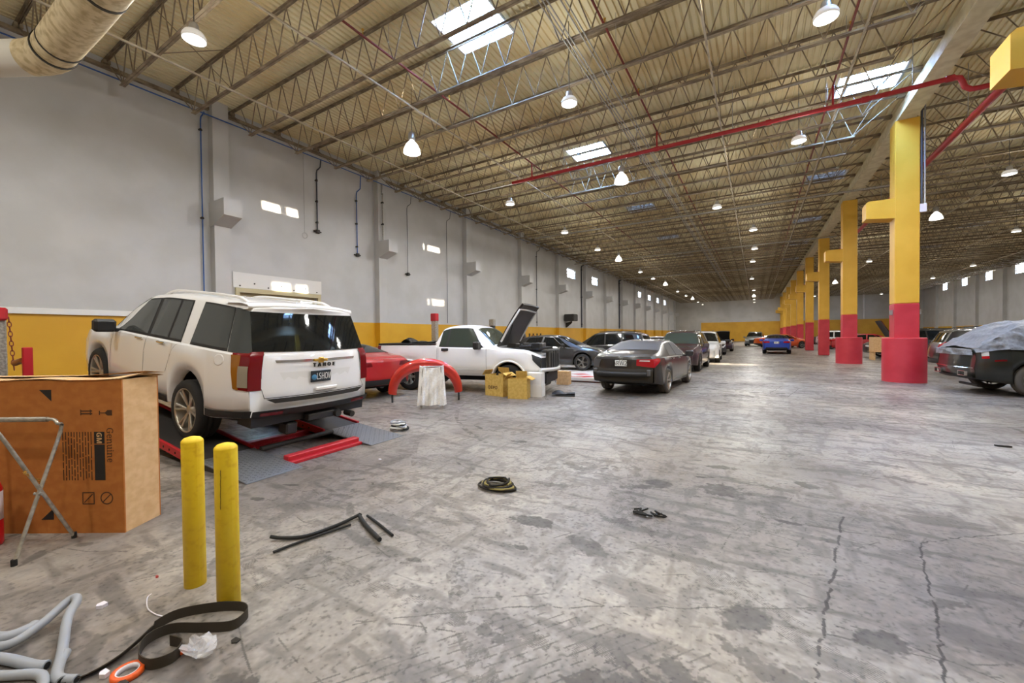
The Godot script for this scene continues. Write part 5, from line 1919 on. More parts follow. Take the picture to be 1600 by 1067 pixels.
func make_lifts() -> void:
	# drive-on lift under the white sport utility vehicle
	var t := thing("drive_on_lift", "low drive-on vehicle lift with red frame and steel ramps", "lift", V(-8.19, 0, 3.32), heading(-92.4))
	var p := deg_to_rad(6.4)
	var F := func(x: float, y: float) -> Vector2:   # vehicle axes to lift axes
		return Vector2(x * cos(p) - y * sin(p), 0.47 + x * sin(p) + y * cos(p))
	var a: Vector2 = F.call(-2.35, -0.094)
	var b: Vector2 = F.call(2.6, 0.022)
	var dir := (b - a).normalized()
	var mid := (a + b) / 2
	var bas := Basis(Vector3(dir.x, dir.y, 0), Vector3(-dir.y, dir.x, 0), Vector3.BACK)
	for s in [-1, 1]:
		var z: float = s * 0.87
		var st := S()
		cbox(st, Vector3(mid.x, mid.y, z) - bas.y * 0.035, Vector3((b - a).length(), 0.06, 0.62), 0.01, bas)
		var rw := obj("runway", st, M.lift_dark, t)
		for q in [-1, 1]:
			st = S()
			cbox(st, Vector3(mid.x, mid.y, z + q * 0.335) - bas.y * 0.03, Vector3((b - a).length(), 0.11, 0.04), 0.008, bas)
			obj("side_rail", st, M.lift_red, rw)
			for k in 9:
				st = S()
				var c := Vector3(a.x, a.y, z + q * 0.335) + Vector3(dir.x, dir.y, 0) * (0.35 + k * 0.16) - bas.y * 0.03
				cyl(st, c + Vector3(0, 0, q * 0.019), c + Vector3(0, 0, q * 0.023), 0.017, 8)
				obj("bolt_hole", st, M.underbody, rw)
		# ramp of chequer plate
		st = S()
		var e := Vector2(a.x - 1.05, 0.012)
		var rd := (a - e)
		var rb := Basis(Vector3(rd.normalized().x, rd.normalized().y, 0), Vector3(-rd.normalized().y, rd.normalized().x, 0), Vector3.BACK)
		var rc := Vector3((a.x + e.x) / 2, (a.y + e.y) / 2, z)
		cbox(st, rc - rb.y * 0.008, Vector3(rd.length(), 0.016, 0.66), 0.004, rb)
		var rp := obj("ramp", st, M.plate_steel, t)
		st = S()
		for i in 20:
			for j in 13:
				var w := Vector3(-rd.length() / 2 + 0.05 + i * 0.05, 0.002, -0.3 + j * 0.05)
				box(st, rc + rb * w, Vector3(0.028, 0.004, 0.007), rb * Basis(Vector3.UP, PI / 4 if (i + j) % 2 else -PI / 4))
		obj("tread_pattern", st, M.plate_steel, rp).set_meta("kind", "stuff")
		st = S()
		extrude(st, [Vector2(e.x + 0.25, 0.0), Vector2(a.x, 0.0), Vector2(a.x, a.y - 0.03)], 0.02, Transform3D(Basis.IDENTITY, Vector3(0, 0, z + s * 0.3)))
		obj("gusset", st, M.lift_dark, rp)
		# legs and floor beam
		st = S()
		cbox(st, Vector3(mid.x, 0.04, z), Vector3(4.6, 0.08, 0.3), 0.01)
		obj("base_beam", st, M.lift_dark, t)
		for x in [-0.9, 1.9]:
			st = S()
			cyl(st, Vector3(x - 0.5, 0.06, z), Vector3(x + 0.3, 0.4 + 0.11 * x, z), 0.04, 8)
			obj("scissor_arm", st, M.lift_dark, t)
	for x in [-3.05, -1.9]:
		var st := S()
		cbox(st, Vector3(x, 0.05, 0), Vector3(0.12, 0.1, 1.1), 0.01)
		obj("cross_beam", st, M.lift_red, t)
		st = S()
		cbox(st, Vector3(x - 0.09, 0.02, 0), Vector3(0.07, 0.04, 1.1), 0.006)
		obj("beam_flange", st, M.lift_red, t)
	var st := S()
	cyl(st, Vector3(-2.5, 0.12, -0.55), Vector3(-2.5, 0.12, 0.55), 0.035, 8)
	obj("tie_rod", st, M.lift_dark, t)
	# clutter by the right ramp
	var w := thing("cable_heap", "small heap of cables and fittings behind the right ramp", "cables", V(-5.25, 0.0, 4.92))
	rng.seed = 9
	for k in 6:
		st = S()
		var pts := []
		for i in 9:
			var an := i * 0.9 + k
			pts.append(Vector3(0.13 * cos(an) + rng.randf_range(-0.04, 0.04), 0.03 + 0.02 * k + rng.randf_range(0, 0.015), 0.1 * sin(an) + rng.randf_range(-0.04, 0.04)))
		tube(st, smooth_path(pts, 3), 0.018, 6)
		obj("cable", st, [M.black_rubber, M.white_metal, M.hose_grey][k % 3], w)
	# white and red platform under the stripped sedan
	var pf := thing("lift_platform", "white lift platform with red diamond marks under the stripped sedan", "lift", V(-7.2, 0, 15.2))
	st = S()
	cbox(st, Vector3(0, 0.094, 0), Vector3(5.6, 0.13, 4.6), 0.02)
	obj("deck", st, M.platform_white, pf)
	st = S()
	box(st, Vector3(0, 0.02, 0), Vector3(5.4, 0.04, 4.4))
	obj("base", st, M.lift_red, pf)
	for i in 5:
		for j in 2:
			st = S()
			var c := Vector3(-1.6 + i * 0.95 + j * 0.45, 0.16, 1.95 - j * 0.7)
			extrude(st, [Vector2(-0.4, 0), Vector2(0, 0.22), Vector2(0.4, 0), Vector2(0, -0.22)], 0.004, Transform3D(Basis(Vector3.RIGHT, Vector3.FORWARD, Vector3.UP), c))
			obj("diamond_mark", st, M.lift_red, pf)
	st = S()
	extrude(st, [Vector2(-1.0, 0), Vector2(0.9, 0.0), Vector2(-0.9, 0.35)], 0.004, Transform3D(Basis(Vector3.RIGHT, Vector3.FORWARD, Vector3.UP), Vector3(1.6, 0.16, 2.28)))
	obj("wedge_mark", st, M.lift_red, pf)
	# two-post lifts by the left wall
	for q in [[-12.0, 13.4, 2.58, "grey lift post with a red head behind the pickup bed"], [-12.0, 17.9, 2.45, "dark lift post with pale top behind the pickup roof"]]:
		var l := thing("lift_post", q[3], "lift post", V(q[0], 0, q[1]), 0.0, "lift posts")
		st = S()
		cbox(st, Vector3(0, q[2] / 2, 0), Vector3(0.26, q[2], 0.2), 0.02)
		obj("mast", st, M.galvanised if q[1] < 15 else M.lift_dark, l)
		st = S()
		cbox(st, Vector3(0, q[2] - 0.16, 0.01), Vector3(0.3, 0.34, 0.24), 0.03)
		obj("head", st, M.lift_red if q[1] < 15 else M.galvanised, l)
		st = S()
		cbox(st, Vector3(0, 0.015, 0), Vector3(0.5, 0.03, 0.5), 0.005)
		obj("base_plate", st, M.lift_dark, l)
		st = S()
		cbox(st, Vector3(0.2, 1.25, 0.05), Vector3(0.5, 0.12, 0.14), 0.02)
		cyl(st, Vector3(0.42, 1.31, 0.05), Vector3(0.42, 1.42, 0.05), 0.05, 8)
		obj("lift_arm", st, M.lift_red, l)

func make_foreground() -> void:
	# bollards
	for q in [[-3.14, 1.17, 0.955, "left one of the two yellow bollards in the foreground"], [-2.72, 1.18, 0.965, "right one of the two yellow bollards, with a black scratch"]]:
		var t := thing("bollard", q[3], "bollard", V(q[0], 0, q[1]), 0.0, "foreground bollards")
		var st := S()
		lathe(st, [[0.0, 0.0], [0.06, 0.0], [0.06, q[2] - 0.02]], 28)
		obj("post", st, M.bollard_yellow, t)
		st = S()
		lathe(st, [[0.06, q[2] - 0.02], [0.058, q[2] - 0.012], [0.045, q[2] + 0.002], [0.02, q[2] + 0.01], [0.0, q[2] + 0.012]], 28)
		obj("domed_cap", st, M.bollard_yellow, t)
		if q[0] > -3.0:
			st = S()
			var pts := []
			for k in 12:
				var an := 0.86 + 0.02 * sin(k * 2.1) + 0.008 * k
				pts.append(Vector3(0.0602 * cos(an), 0.83 - k * 0.021, 0.0602 * sin(an)))
			tube(st, pts, 0.0016, 4)
			obj("scratch", st, M.print_black, t)
	# tall carton with print
	var e := Vector3(-0.85919, 0, 0.51165)   # along the front to the left
	var n := Vector3(0.51165, 0, 0.85919)    # out of the front
	var box_b := Basis(-e, Vector3.UP, n)
	var bt := thing("parts_carton", "tall brown cardboard parts carton with black print at the left edge", "box", V(-4.48, 0, 1.19))
	bt.basis = box_b
	# now local x to the right, y up, z out of the front; the carton lies at x < 0, z < 0
	var L := 1.65
	var st := S()
	box2(st, Vector3(-L, 0, -0.012), Vector3(0, 1.27, 0))
	obj("front_panel", st, M.cardboard, bt)
	st = S()
	box2(st, Vector3(-0.012, 0, -0.33), Vector3(0, 1.27, -0.012))
	obj("end_panel", st, M.cardboard_pale, bt)
	st = S()
	box2(st, Vector3(-L, 0, -0.342), Vector3(0, 1.27, -0.33))
	box2(st, Vector3(-L, 0, -0.33), Vector3(-L + 0.012, 1.27, -0.012))
	obj("back_panel", st, M.cardboard, bt)
	st = S()
	var rows := []
	for i in 9:
		var row := []
		for j in 3:
			var x := -L + (L + 0.03 * j) * i / 8.0
			row.append(Vector3(x, 1.275 + 0.008 * sin(i * 1.7) + (0.03 if i == 8 and j == 1 else 0.0), -0.17 * j + (0.005 if j == 0 else 0.0)))
		rows.append(row)
	grid(st, rows, 1)
	var under := []
	for r in rows:
		var rr := []
		for v in r:
			rr.append(v - Vector3(0, 0.008, 0))
		under.append(rr)
	grid(st, under, 2, true)
	obj("top_flap", st, M.cardboard_pale, bt)
	st = S()
	grid(st, [[Vector3(-L, 1.285, -0.17), Vector3(-0.5, 1.29, -0.17), Vector3(0.02, 1.325, -0.2)], [Vector3(-L, 1.28, -0.345), Vector3(-0.5, 1.28, -0.345), Vector3(0.06, 1.30, -0.36)]], 1)
	obj("top_flap", st, M.cardboard_pale, bt)
	var pr := func(poly: Array, m: Material, called: String) -> void:
		var s2 := S()
		extrude(s2, poly, 0.0012, Transform3D(Basis.IDENTITY, Vector3(0, 0, 0.0002)))
		obj(called, s2, m, bt)
	pr.call([Vector2(-0.683, 1.192), Vector2(-0.582, 1.192), Vector2(-0.582, 1.096)], M.print_black, "triangle_mark")
	pr.call([Vector2(-0.692, 0.114), Vector2(-0.588, 0.114), Vector2(-0.588, 0.209)], M.print_black, "triangle_mark")
	# this-way-up arrows, laid on their side
	pr.call([Vector2(-0.345, 0.978), Vector2(-0.339, 0.978), Vector2(-0.339, 1.026), Vector2(-0.345, 1.026)], M.print_brown, "arrow_mark")
	for y in [0.986, 1.008]:
		pr.call([Vector2(-0.339, y), Vector2(-0.265, y), Vector2(-0.265, y - 0.008), Vector2(-0.243, y + 0.005), Vector2(-0.265, y + 0.018), Vector2(-0.265, y + 0.01), Vector2(-0.339, y + 0.01)], M.print_brown, "arrow_mark")
	pr.call([Vector2(-0.19, 0.98), Vector2(-0.183, 0.98), Vector2(-0.183, 0.993), Vector2(-0.14, 0.993), Vector2(-0.12, 0.974), Vector2(-0.083, 0.974), Vector2(-0.083, 1.02), Vector2(-0.12, 1.02), Vector2(-0.14, 1.0), Vector2(-0.183, 1.0), Vector2(-0.183, 1.015), Vector2(-0.19, 1.015)], M.print_brown, "glass_mark")
	pr.call([Vector2(-0.236, 0.44), Vector2(-0.15, 0.44), Vector2(-0.15, 0.735), Vector2(-0.236, 0.735)], M.print_black, "label_block")
	pr.call([Vector2(-0.236, 0.742), Vector2(-0.15, 0.742), Vector2(-0.15, 0.84), Vector2(-0.236, 0.84)], M.print_black, "logo_block")
	text(bt, "logo_lettering", "GM", 0.042, M.cardboard_pale, Transform3D(Basis(Vector3.BACK, -PI / 2), Vector3(-0.193, 0.79, 0.003)), 0.001, "Droid Sans", true)
	text(bt, "brand_lettering", "Genuine", 0.052, M.print_brown, Transform3D(Basis(Vector3.BACK, -PI / 2), Vector3(-0.106, 0.73, 0.001)), 0.0015, "Droid Serif")
	rng.seed = 3
	for k in 11:
		var x := -0.5 + k * 0.0235
		var y := 0.84
		while y > 0.46:
			var l := rng.randf_range(0.03, 0.11)
			var y2 := maxf(y - l, 0.44)
			pr.call([Vector2(x, y2), Vector2(x + 0.007, y2), Vector2(x + 0.007, y), Vector2(x, y)], M.print_brown, "small_print")
			y = y2 - 0.012
	var ring := func(cx: float, cy: float, sq: bool) -> void:
		var s3 := S()
		var N := 4 if sq else 20
		for k in N:
			var a0 := TAU * (k + (0.5 if sq else 0.0)) / N
			var a1 := TAU * (k + 1 + (0.5 if sq else 0.0)) / N
			var ro := 0.072 if sq else 0.053
			var ri := 0.06 if sq else 0.044
			quad(s3, Vector3(cx + ri * cos(a0), cy + ri * sin(a0), 0.0012), Vector3(cx + ri * cos(a1), cy + ri * sin(a1), 0.0012), Vector3(cx + ro * cos(a1), cy + ro * sin(a1), 0.0012), Vector3(cx + ro * cos(a0), cy + ro * sin(a0), 0.0012))
		quad(s3, Vector3(cx - 0.038, cy - 0.032, 0.0012), Vector3(cx - 0.032, cy - 0.038, 0.0012), Vector3(cx + 0.038, cy + 0.032, 0.0012), Vector3(cx + 0.032, cy + 0.038, 0.0012))
		obj("handling_mark", s3, M.print_brown, bt)
	ring.call(-0.295, 0.29, true)
	ring.call(-0.143, 0.29, false)
	# folding panel stand in front of the carton
	var sd := thing("folding_stand", "folding metal panel stand with crossed legs in front of the carton", "stand", Vector3.ZERO)
	var F1 := V(-4.52, 0.015, 0.61)
	var F2 := V(-4.73, 0.015, 0.95)
	var TA := V(-4.69, 0.89, 0.885)
	var TB := V(-4.49, 0.945, 0.561)
	for k in 2:
		var sh := e * (0.62 * k)
		if k == 0:
			st = S()
			tube(st, smooth_path([F1, F1.lerp(TA, 0.5), TA, TA + Vector3(0.02, 0.06, 0.02), TA + e * 0.06 + Vector3(0.02, 0.088, 0.0), TA + e * 0.14 + Vector3(0, 0.088, 0)], 4), 0.0125, 10)
			obj("leg_frame", st, M.galvanised, sd)
			st = S()
			tube(st, smooth_path([F2, F2.lerp(TB, 0.5), TB, TB + e * 0.06 + Vector3(0, 0.03, 0), TB + e * 0.14 + Vector3(0, 0.035, 0)], 4), 0.0125, 10)
			obj("leg_frame", st, M.galvanised, sd)
		else:
			st = S()
			cyl(st, F1 + sh, TA + sh + Vector3(0, 0.088, 0), 0.0125, 10)
			obj("leg_frame", st, M.galvanised, sd)
			st = S()
			cyl(st, F2 + sh, TB + sh + Vector3(0, 0.035, 0), 0.0125, 10)
			obj("leg_frame", st, M.galvanised, sd)
		for f in [F1, F2]:
			st = S()
			cyl(st, f + sh - Vector3(0, 0.015, 0), f + sh + Vector3(0, 0.03, 0), 0.017, 10)
			obj("rubber_foot", st, M.black_rubber, sd)
		st = S()
		var cp := (F1 + TA) / 2 + sh
		cyl(st, cp - e * 0.03, cp + e * 0.03, 0.011, 8)
		obj("pivot_bolt", st, M.conduit, sd)
	st = S()
	cyl(st, TA + e * 0.1 + Vector3(0, 0.088, 0), TA + e * 0.64 + Vector3(0, 0.088, 0), 0.02, 12)
	obj("foam_sleeve", st, M.galvanised, sd)
	st = S()
	cyl(st, TB + e * 0.12 + Vector3(0, 0.035, 0), TB + e * 0.64 + Vector3(0, 0.035, 0), 0.0125, 10)
	obj("top_bar", st, M.galvanised, sd)
	st = S()
	cbox(st, TA + Vector3(0.03, 0.05, 0.0), Vector3(0.05, 0.012, 0.012), 0.003)
	obj("hook", st, M.dark_metal, sd)
	var ch := smooth_path([F1.lerp(TA, 0.66), F1.lerp(TA, 0.62) + Vector3(-0.03, -0.035, 0), F2.lerp(TB, 0.7) + Vector3(0.02, -0.03, 0), F2.lerp(TB, 0.68)], 5)
	chain(sd, ch, 0.01, M.gold_badge)
	# fire extinguisher, cut by the frame
	var fx := thing("fire_extinguisher", "red fire extinguisher cut off by the left edge of the picture", "extinguisher", V(-5.13, 0, 0.56))
	st = S()
	lathe(st, [[0.0, 0.0], [0.082, 0.0], [0.088, 0.02], [0.088, 0.44], [0.07, 0.5], [0.035, 0.53], [0.03, 0.56], [0.0, 0.56]], 24)
	obj("cylinder", st, M.extinguisher_red, fx)
	st = S()
	lathe(st, [[0.0885, 0.2], [0.0888, 0.2], [0.0888, 0.42], [0.0885, 0.42]], 24)
	obj("instruction_label", st, M.label_pale, fx)
	st = S()
	cbox(st, Vector3(0, 0.59, 0), Vector3(0.05, 0.06, 0.05), 0.01)
	cbox(st, Vector3(0.06, 0.64, 0), Vector3(0.16, 0.015, 0.03), 0.005)
	cbox(st, Vector3(0.06, 0.6, 0), Vector3(0.14, 0.012, 0.026), 0.004)
	obj("valve_handle", st, M.dark_metal, fx)
	st = S()
	tube(st, smooth_path([Vector3(0.03, 0.57, 0.02), Vector3(0.1, 0.53, 0.06), Vector3(0.1, 0.35, 0.07), Vector3(0.08, 0.2, 0.06)], 4), 0.011, 8)
	obj("hose", st, M.black_rubber, fx)
	# chain hoist and red jack by the yellow wall
	var ho := thing("frame_puller", "upright with a hanging chain at the left edge before the yellow wall", "puller", V(-12.2, 0, 1.54))
	st = S()
	cbox(st, Vector3(0, 1.1, 0), Vector3(0.18, 2.2, 0.18), 0.02)
	obj("tower", st, M.galvanised, ho)
	st = S()
	cbox(st, Vector3(0, 0.03, 0), Vector3(0.4, 0.06, 0.4), 0.01)
	obj("foot_plate", st, M.lift_dark, ho)
	st = S()
	cbox(st, Vector3(0.1, 2.1, -0.03), Vector3(0.16, 0.24, 0.14), 0.03)
	obj("pulley_head", st, M.lift_red, ho)
	var cpts := []
	for k in 12:
		cpts.append(Vector3(0.2 + 0.004 * k, 2.04 - k * 0.09, -0.1 - 0.004 * k))
	chain(ho, cpts, 0.03, M.rust_red)
	var jk := thing("ram_jack", "red upright ram behind the carton against the yellow wall", "jack", V(-11.0, 0, 1.7))
	st = S()
	cbox(st, Vector3(0, 0.74, 0), Vector3(0.1, 1.48, 0.12), 0.012)
	obj("ram_body", st, M.lift_red, jk)
	st = S()
	cyl(st, Vector3(-0.05, 1.25, 0.05), Vector3(-0.2, 1.2, 0.12), 0.05, 10)
	obj("coupling", st, M.brass_brown, jk)
	st = S()
	cbox(st, Vector3(0, 0.02, 0), Vector3(0.4, 0.04, 0.4), 0.01)
	obj("foot_plate", st, M.lift_dark, jk)

func chain(parent: Node3D, pts: Array, r: float, m: Material) -> void:
	for k in pts.size() - 1:
		var a: Vector3 = pts[k]
		var b: Vector3 = pts[k + 1]
		var f := frame_of(b - a)
		var side := f.x if k % 2 else f.z
		var l := (b - a).length() * 0.62
		var ring := []
		for i in 13:
			var an := TAU * i / 12
			ring.append((a + b) / 2 + f.y * cos(an) * l + side * sin(an) * r * 0.8)
		var st := S()
		tube(st, ring, r * 0.24, 5, false)
		obj("chain_link", st, m, parent)

func make_small() -> void:
	rng.seed = 41
	# rubber weatherstrips
	var ws := thing("weatherstrip", "bent black rubber weatherstrip lying on the floor", "rubber strip", V(-3.0, 0, 2.0))
	var o := V(-3.0, 0, 2.0)
	var paths := [
		[V(-3.29, 0.03, 1.73), V(-3.2, 0.02, 1.78), V(-3.08, 0.016, 1.9), V(-3.03, 0.016, 2.15), V(-3.01, 0.03, 2.35)],
		[V(-3.01, 0.03, 2.35), V(-2.98, 0.02, 2.33), V(-2.78, 0.018, 2.24), V(-2.5, 0.03, 2.13)],
		[V(-3.07, 0.012, 1.63), V(-3.05, 0.014, 1.75), V(-3.02, 0.014, 1.9), V(-2.94, 0.016, 2.2)],
		[V(-2.95, 0.02, 2.38), V(-2.75, 0.016, 2.33), V(-2.49, 0.014, 2.25)]]
	for i in 4:
		var st := S()
		var pts := []
		for p in smooth_path(paths[i], 5):
			pts.append(p - o)
		tube(st, pts, [0.014, 0.018, 0.01, 0.011][i], 8)
		obj("strip", st, M.black_rubber, ws)
	# webbing strap with loops
	var sp := thing("webbing_strap", "dark olive webbing strap looped on the floor beside the bollards", "strap", V(-2.7, 0, 0.95))
	o = V(-2.7, 0, 0.95)
	var p1 := [V(-2.77, 0.006, 0.47), V(-2.72, 0.012, 0.58), V(-2.72, 0.02, 0.68), V(-2.76, 0.028, 0.77), V(-2.82, 0.03, 0.86), V(-2.83, 0.03, 0.97), V(-2.72, 0.03, 1.1), V(-2.6, 0.03, 1.18), V(-2.53, 0.03, 1.19), V(-2.48, 0.03, 1.16), V(-2.46, 0.03, 1.08), V(-2.58, 0.03, 0.99), V(-2.72, 0.03, 0.9), V(-2.73, 0.03, 0.8), V(-2.62, 0.03, 0.735), V(-2.51, 0.03, 0.745), V(-2.47, 0.03, 0.82), V(-2.53, 0.03, 0.88), V(-2.62, 0.03, 0.86)]
	var sm := smooth_path(p1, 6)
	var pts := []
	var sides := []
	for i in sm.size():
		pts.append(sm[i] - o)
		var u := float(i) / sm.size()
		sides.append(Vector3.UP if u > 0.22 else Vector3(0.9, 0.6 + u * 2.0, 0.2))
	var st := S()
	strap(st, pts, sides, 0.055, 0.004)
	obj("webbing", st, M.strap_olive, sp)
	# grey hoses
	var hoses := [
		[[V(-3.55, 0.05, 0.28), V(-3.3, 0.04, 0.4), V(-3.34, 0.05, 0.53), V(-3.42, 0.09, 0.66), V(-3.36, 0.1, 0.68), V(-3.25, 0.07, 0.62), V(-3.0, 0.03, 0.55), V(-2.83, 0.025, 0.5), V(-2.75, 0.025, 0.5)], 0.022, "grey plastic hose rising in a bend near the lower left corner"],
		[[V(-3.4, 0.02, 0.3), V(-3.2, 0.024, 0.39), V(-3.0, 0.022, 0.46), V(-2.95, 0.022, 0.49)], 0.024, "short straight grey hose in front of the bent one"],
		[[V(-3.2, 0.02, 0.28), V(-3.04, 0.022, 0.37), V(-2.92, 0.022, 0.45), V(-2.84, 0.022, 0.46), V(-2.78, 0.022, 0.44), V(-2.76, 0.022, 0.36)], 0.021, "curved grey hose at the very bottom left"],
		[[V(-3.6, 0.02, 0.34), V(-3.42, 0.024, 0.42), V(-3.4, 0.024, 0.5), V(-3.42, 0.024, 0.53)], 0.03, "thick grey hose end pointing away at the left edge"],
		[[V(-2.98, 0.03, 0.56), V(-2.92, 0.024, 0.53), V(-2.8, 0.022, 0.5), V(-2.71, 0.022, 0.54)], 0.02, "small grey hose elbow with an open end"]]
	for h in hoses:
		st = S()
		var hp := smooth_path(h[0], 6)
		var base: Vector3 = hp[0]
		var lp := []
		for p in hp:
			lp.append(p - base)
		tube(st, lp, h[1], 12)
		var ob := thing("grey_hose", h[2], "hose", base, 0.0, "hoses in the lower left corner")
		obj("tube_wall", st, M.hose_grey, ob)
		st = S()
		var d: Vector3 = (lp[-1] - lp[-2]).normalized()
		cyl(st, lp[-1], lp[-1] + d * 0.002, h[1] * 0.68, 10)
		obj("open_end", st, M.black_rubber, ob)
	# plastic bag, tape roll and litter
	var bg := S()
	var n := FastNoiseLite.new()
	n.seed = 8
	n.frequency = 9.0
	var rows := []
	for i in 11:
		var row := []
		for j in 19:
			var a := TAU * j / 18
			var el := PI * i / 10
			var v := Vector3(sin(el) * cos(a) * 0.085, 0.035 + cos(el) * 0.03, sin(el) * sin(a) * 0.06)
			var q := n.get_noise_3dv(Vector3(cos(a), cos(el), sin(a)) * 0.12)
			v *= 1.0 + 0.9 * q
			v.y = maxf(v.y, 0.002)
			row.append(v)
		row[18] = row[0]
		rows.append(row)
	grid(bg, rows, -1)
	var bagt := thing("plastic_bag", "crumpled clear plastic bag on the floor beside the strap", "bag", V(-2.42, 0.0, 0.92))
	obj("bag_film", bg, M.clear_bag, bagt)
	st = S()
	cbox(st, Vector3(-0.085, 0.012, 0.05), Vector3(0.04, 0.02, 0.03), 0.006)
	obj("orange_tag", st, M.orange_plastic, bagt)
	var tr := thing("tape_roll", "orange tape roll lying at the bottom edge", "tape", V(-2.57, 0, 0.68))
	st = S()
	lathe(st, [[0.045, 0.0], [0.062, 0.0], [0.064, 0.012], [0.062, 0.026], [0.045, 0.026], [0.043, 0.012], [0.045, 0.0]], 24)
	obj("roll", st, M.orange_plastic, tr)
	st = S()
	lathe(st, [[0.041, 0.0], [0.0445, 0.0], [0.0445, 0.026], [0.041, 0.026], [0.041, 0.0]], 24)
	obj("core", st, M.label_pale, tr)
	var bits := [[-2.66, 0.62, M.label_pale, "white scrap beside the tape roll", Vector3(0.05, 0.02, 0.035)], [-2.5, 0.64, M.dark_metal, "dark metal scrap right of the tape roll", Vector3(0.05, 0.022, 0.04)], [-3.45, 1.07, M.red_paint, "tiny red chip on the floor near the carton", Vector3(0.022, 0.012, 0.014)], [-2.36, 1.05, M.dark_metal, "small dark shard on the floor right of the bollards", Vector3(0.05, 0.006, 0.04)], [2.9, 8.22, M.black_rubber, "small black chip alone on the right of the floor", Vector3(0.16, 0.02, 0.06)], [-3.36, 0.78, M.label_pale, "crumpled white wrapper behind the hoses", Vector3(0.05, 0.02, 0.05)], [-4.2, 3.6, M.label_pale, "tiny white scrap in front of the lift ramp", Vector3(0.04, 0.012, 0.03)]]
	for b in bits:
		st = S()
		var s: Vector3 = b[4]
		extrude(st, [Vector2(-s.x, -s.z * 0.7) * 0.5, Vector2(s.x * 0.6, -s.z) * 0.5, Vector2(s.x, s.z * 0.2) * 0.5, Vector2(s.x * 0.1, s.z) * 0.5, Vector2(-s.x * 0.8, s.z * 0.6) * 0.5], s.y, Transform3D(Basis(Vector3.RIGHT, Vector3.BACK, Vector3.DOWN), Vector3(0, s.y, 0)))
		var q := obj("floor_scrap", st, b[2], self)
		q.position = V(b[0], 0, b[1])
		tag(q, b[3], "scrap", "litter on the floor")
	st = S()
	var strp := smooth_path([V(-3.25, 0.004, 0.98), V(-3.22, 0.004, 0.95), V(-3.1, 0.004, 0.915), V(-3.0, 0.004, 0.915), V(-2.93, 0.004, 0.93)], 5)
	var sl := []
	for p in strp:
		sl.append(p - V(-3.1, 0, 0.93))
	tube(st, sl, 0.0035, 5)
	var so := obj("white_string", st, M.label_pale, self)
	so.position = V(-3.1, 0, 0.93)
	tag(so, "short curved white string on the floor left of the bollards", "string")
	# rope coil and black debris
	var rp := thing("rope_coil", "loose tangle of tan and black rope in the middle of the floor", "rope", V(-2.34, 0, 3.55))
	for k in 5:
		st = S()
		var pp := []
		for i in 15:
			var a := i * 0.62 + k * 1.3
			var rx := 0.2 - 0.025 * k
			pp.append(Vector3(rx * cos(a) + rng.randf_range(-0.03, 0.03), 0.012 + 0.012 * k + rng.randf_range(0, 0.012), 0.13 * sin(a) + rng.randf_range(-0.02, 0.02)))
		tube(st, smooth_path(pp, 3), 0.011, 6)
		obj("rope_turn", st, M.rope if k % 2 else M.rope_black, rp)
	var db := thing("black_debris", "shredded black rubber debris in the middle of the floor", "debris", V(-0.79, 0, 3.66))
	for k in 7:
		st = S()
		var pp := []
		var c := Vector3(rng.randf_range(-0.12, 0.14), 0.01, rng.randf_range(-0.06, 0.06))
		for i in 5:
			pp.append(c + Vector3(rng.randf_range(-0.06, 0.06), rng.randf_range(0.0, 0.02), rng.randf_range(-0.04, 0.04)))
		tube(st, smooth_path(pp, 3), 0.008, 5)
		obj("shred", st, M.black_rubber, db)
	# red bumper cover resting on a stand under a white cloth
	var bc := thing("bumper_cover", "glossy red bumper cover arched over the cloth-covered stand", "bumper", V(-6.85, 0, 7.3), deg_to_rad(43))
	var outer := []
	var inner := []
	for i in 41:
		var u := -1.0 + i / 20.0
		var a := u * 1.5
		var mid := Vector3(0.8 * sin(a), 0.92 - 0.6 * (1.0 - cos(a)) - 0.16 * pow(absf(u), 4.0), -0.25 * pow(absf(u), 2.0))
		var rad := Vector3(sin(a), cos(a) * 0.85 + 0.15, 0).normalized()
		var w := lerpf(0.3, 0.2, pow(absf(u), 1.5))
		var r1 := []
		var r2 := []
		for j in 13:
			var v := -1.0 + j / 6.0
			var z := 0.15 * sqrt(maxf(1.0 - v * v * 0.9, 0.0)) - (0.025 if absf(v) < 0.3 and absf(u) < 0.72 else 0.0)
			var p := mid + rad * (v * w * 0.5) + Vector3(0, 0, z)
			r1.append(p)
			r2.append(p + Vector3(0, 0, -0.012) - rad * (v * 0.008))
		outer.append(r1)
		inner.append(r2)
	st = S()
	grid(st, outer, 1)
	var cov := obj("cover_shell", st, M.orange_red, bc)
	st = S()
	grid(st, inner, 1, true)
	for j in [0, 12]:
		var a := []
		var b := []
		for i in 41:
			a.append(outer[i][j])
			b.append(inner[i][j])
		grid(st, [a, b], 2)
	grid(st, [outer[0], inner[0]], 3)
	grid(st, [outer[40], inner[40]], 3)
	obj("inner_face", st, M.rust_red, bc)
	for s in [-1, 1]:
		st = S()
		cbox(st, Vector3(s * 0.8, 0.09, -0.18), Vector3(0.045, 0.2, 0.05), 0.01)
		obj("mounting_tab", st, M.black_plastic, bc)
	var cs := thing("cloth_stand", "low metal stand under the white cloth", "stand", V(-6.2, 0, 6.8), deg_to_rad(40))
	for s in [-1, 1]:
		st = S()
		cyl(st, Vector3(s * 0.24, 0.0, 0.14), Vector3(s * 0.2, 0.92, 0.02), 0.014, 8)
		obj("leg", st, M.galvanised, cs)
		st = S()
		cyl(st, Vector3(s * 0.24, 0.0, -0.2), Vector3(s * 0.2, 0.92, -0.02), 0.014, 8)
		obj("leg", st, M.galvanised, cs)
	st = S()
	cyl(st, Vector3(-0.24, 0.92, 0), Vector3(0.24, 0.92, 0), 0.018, 8)
	obj("top_bar", st, M.galvanised, cs)
	# cloth
	st = S()
	rows = []
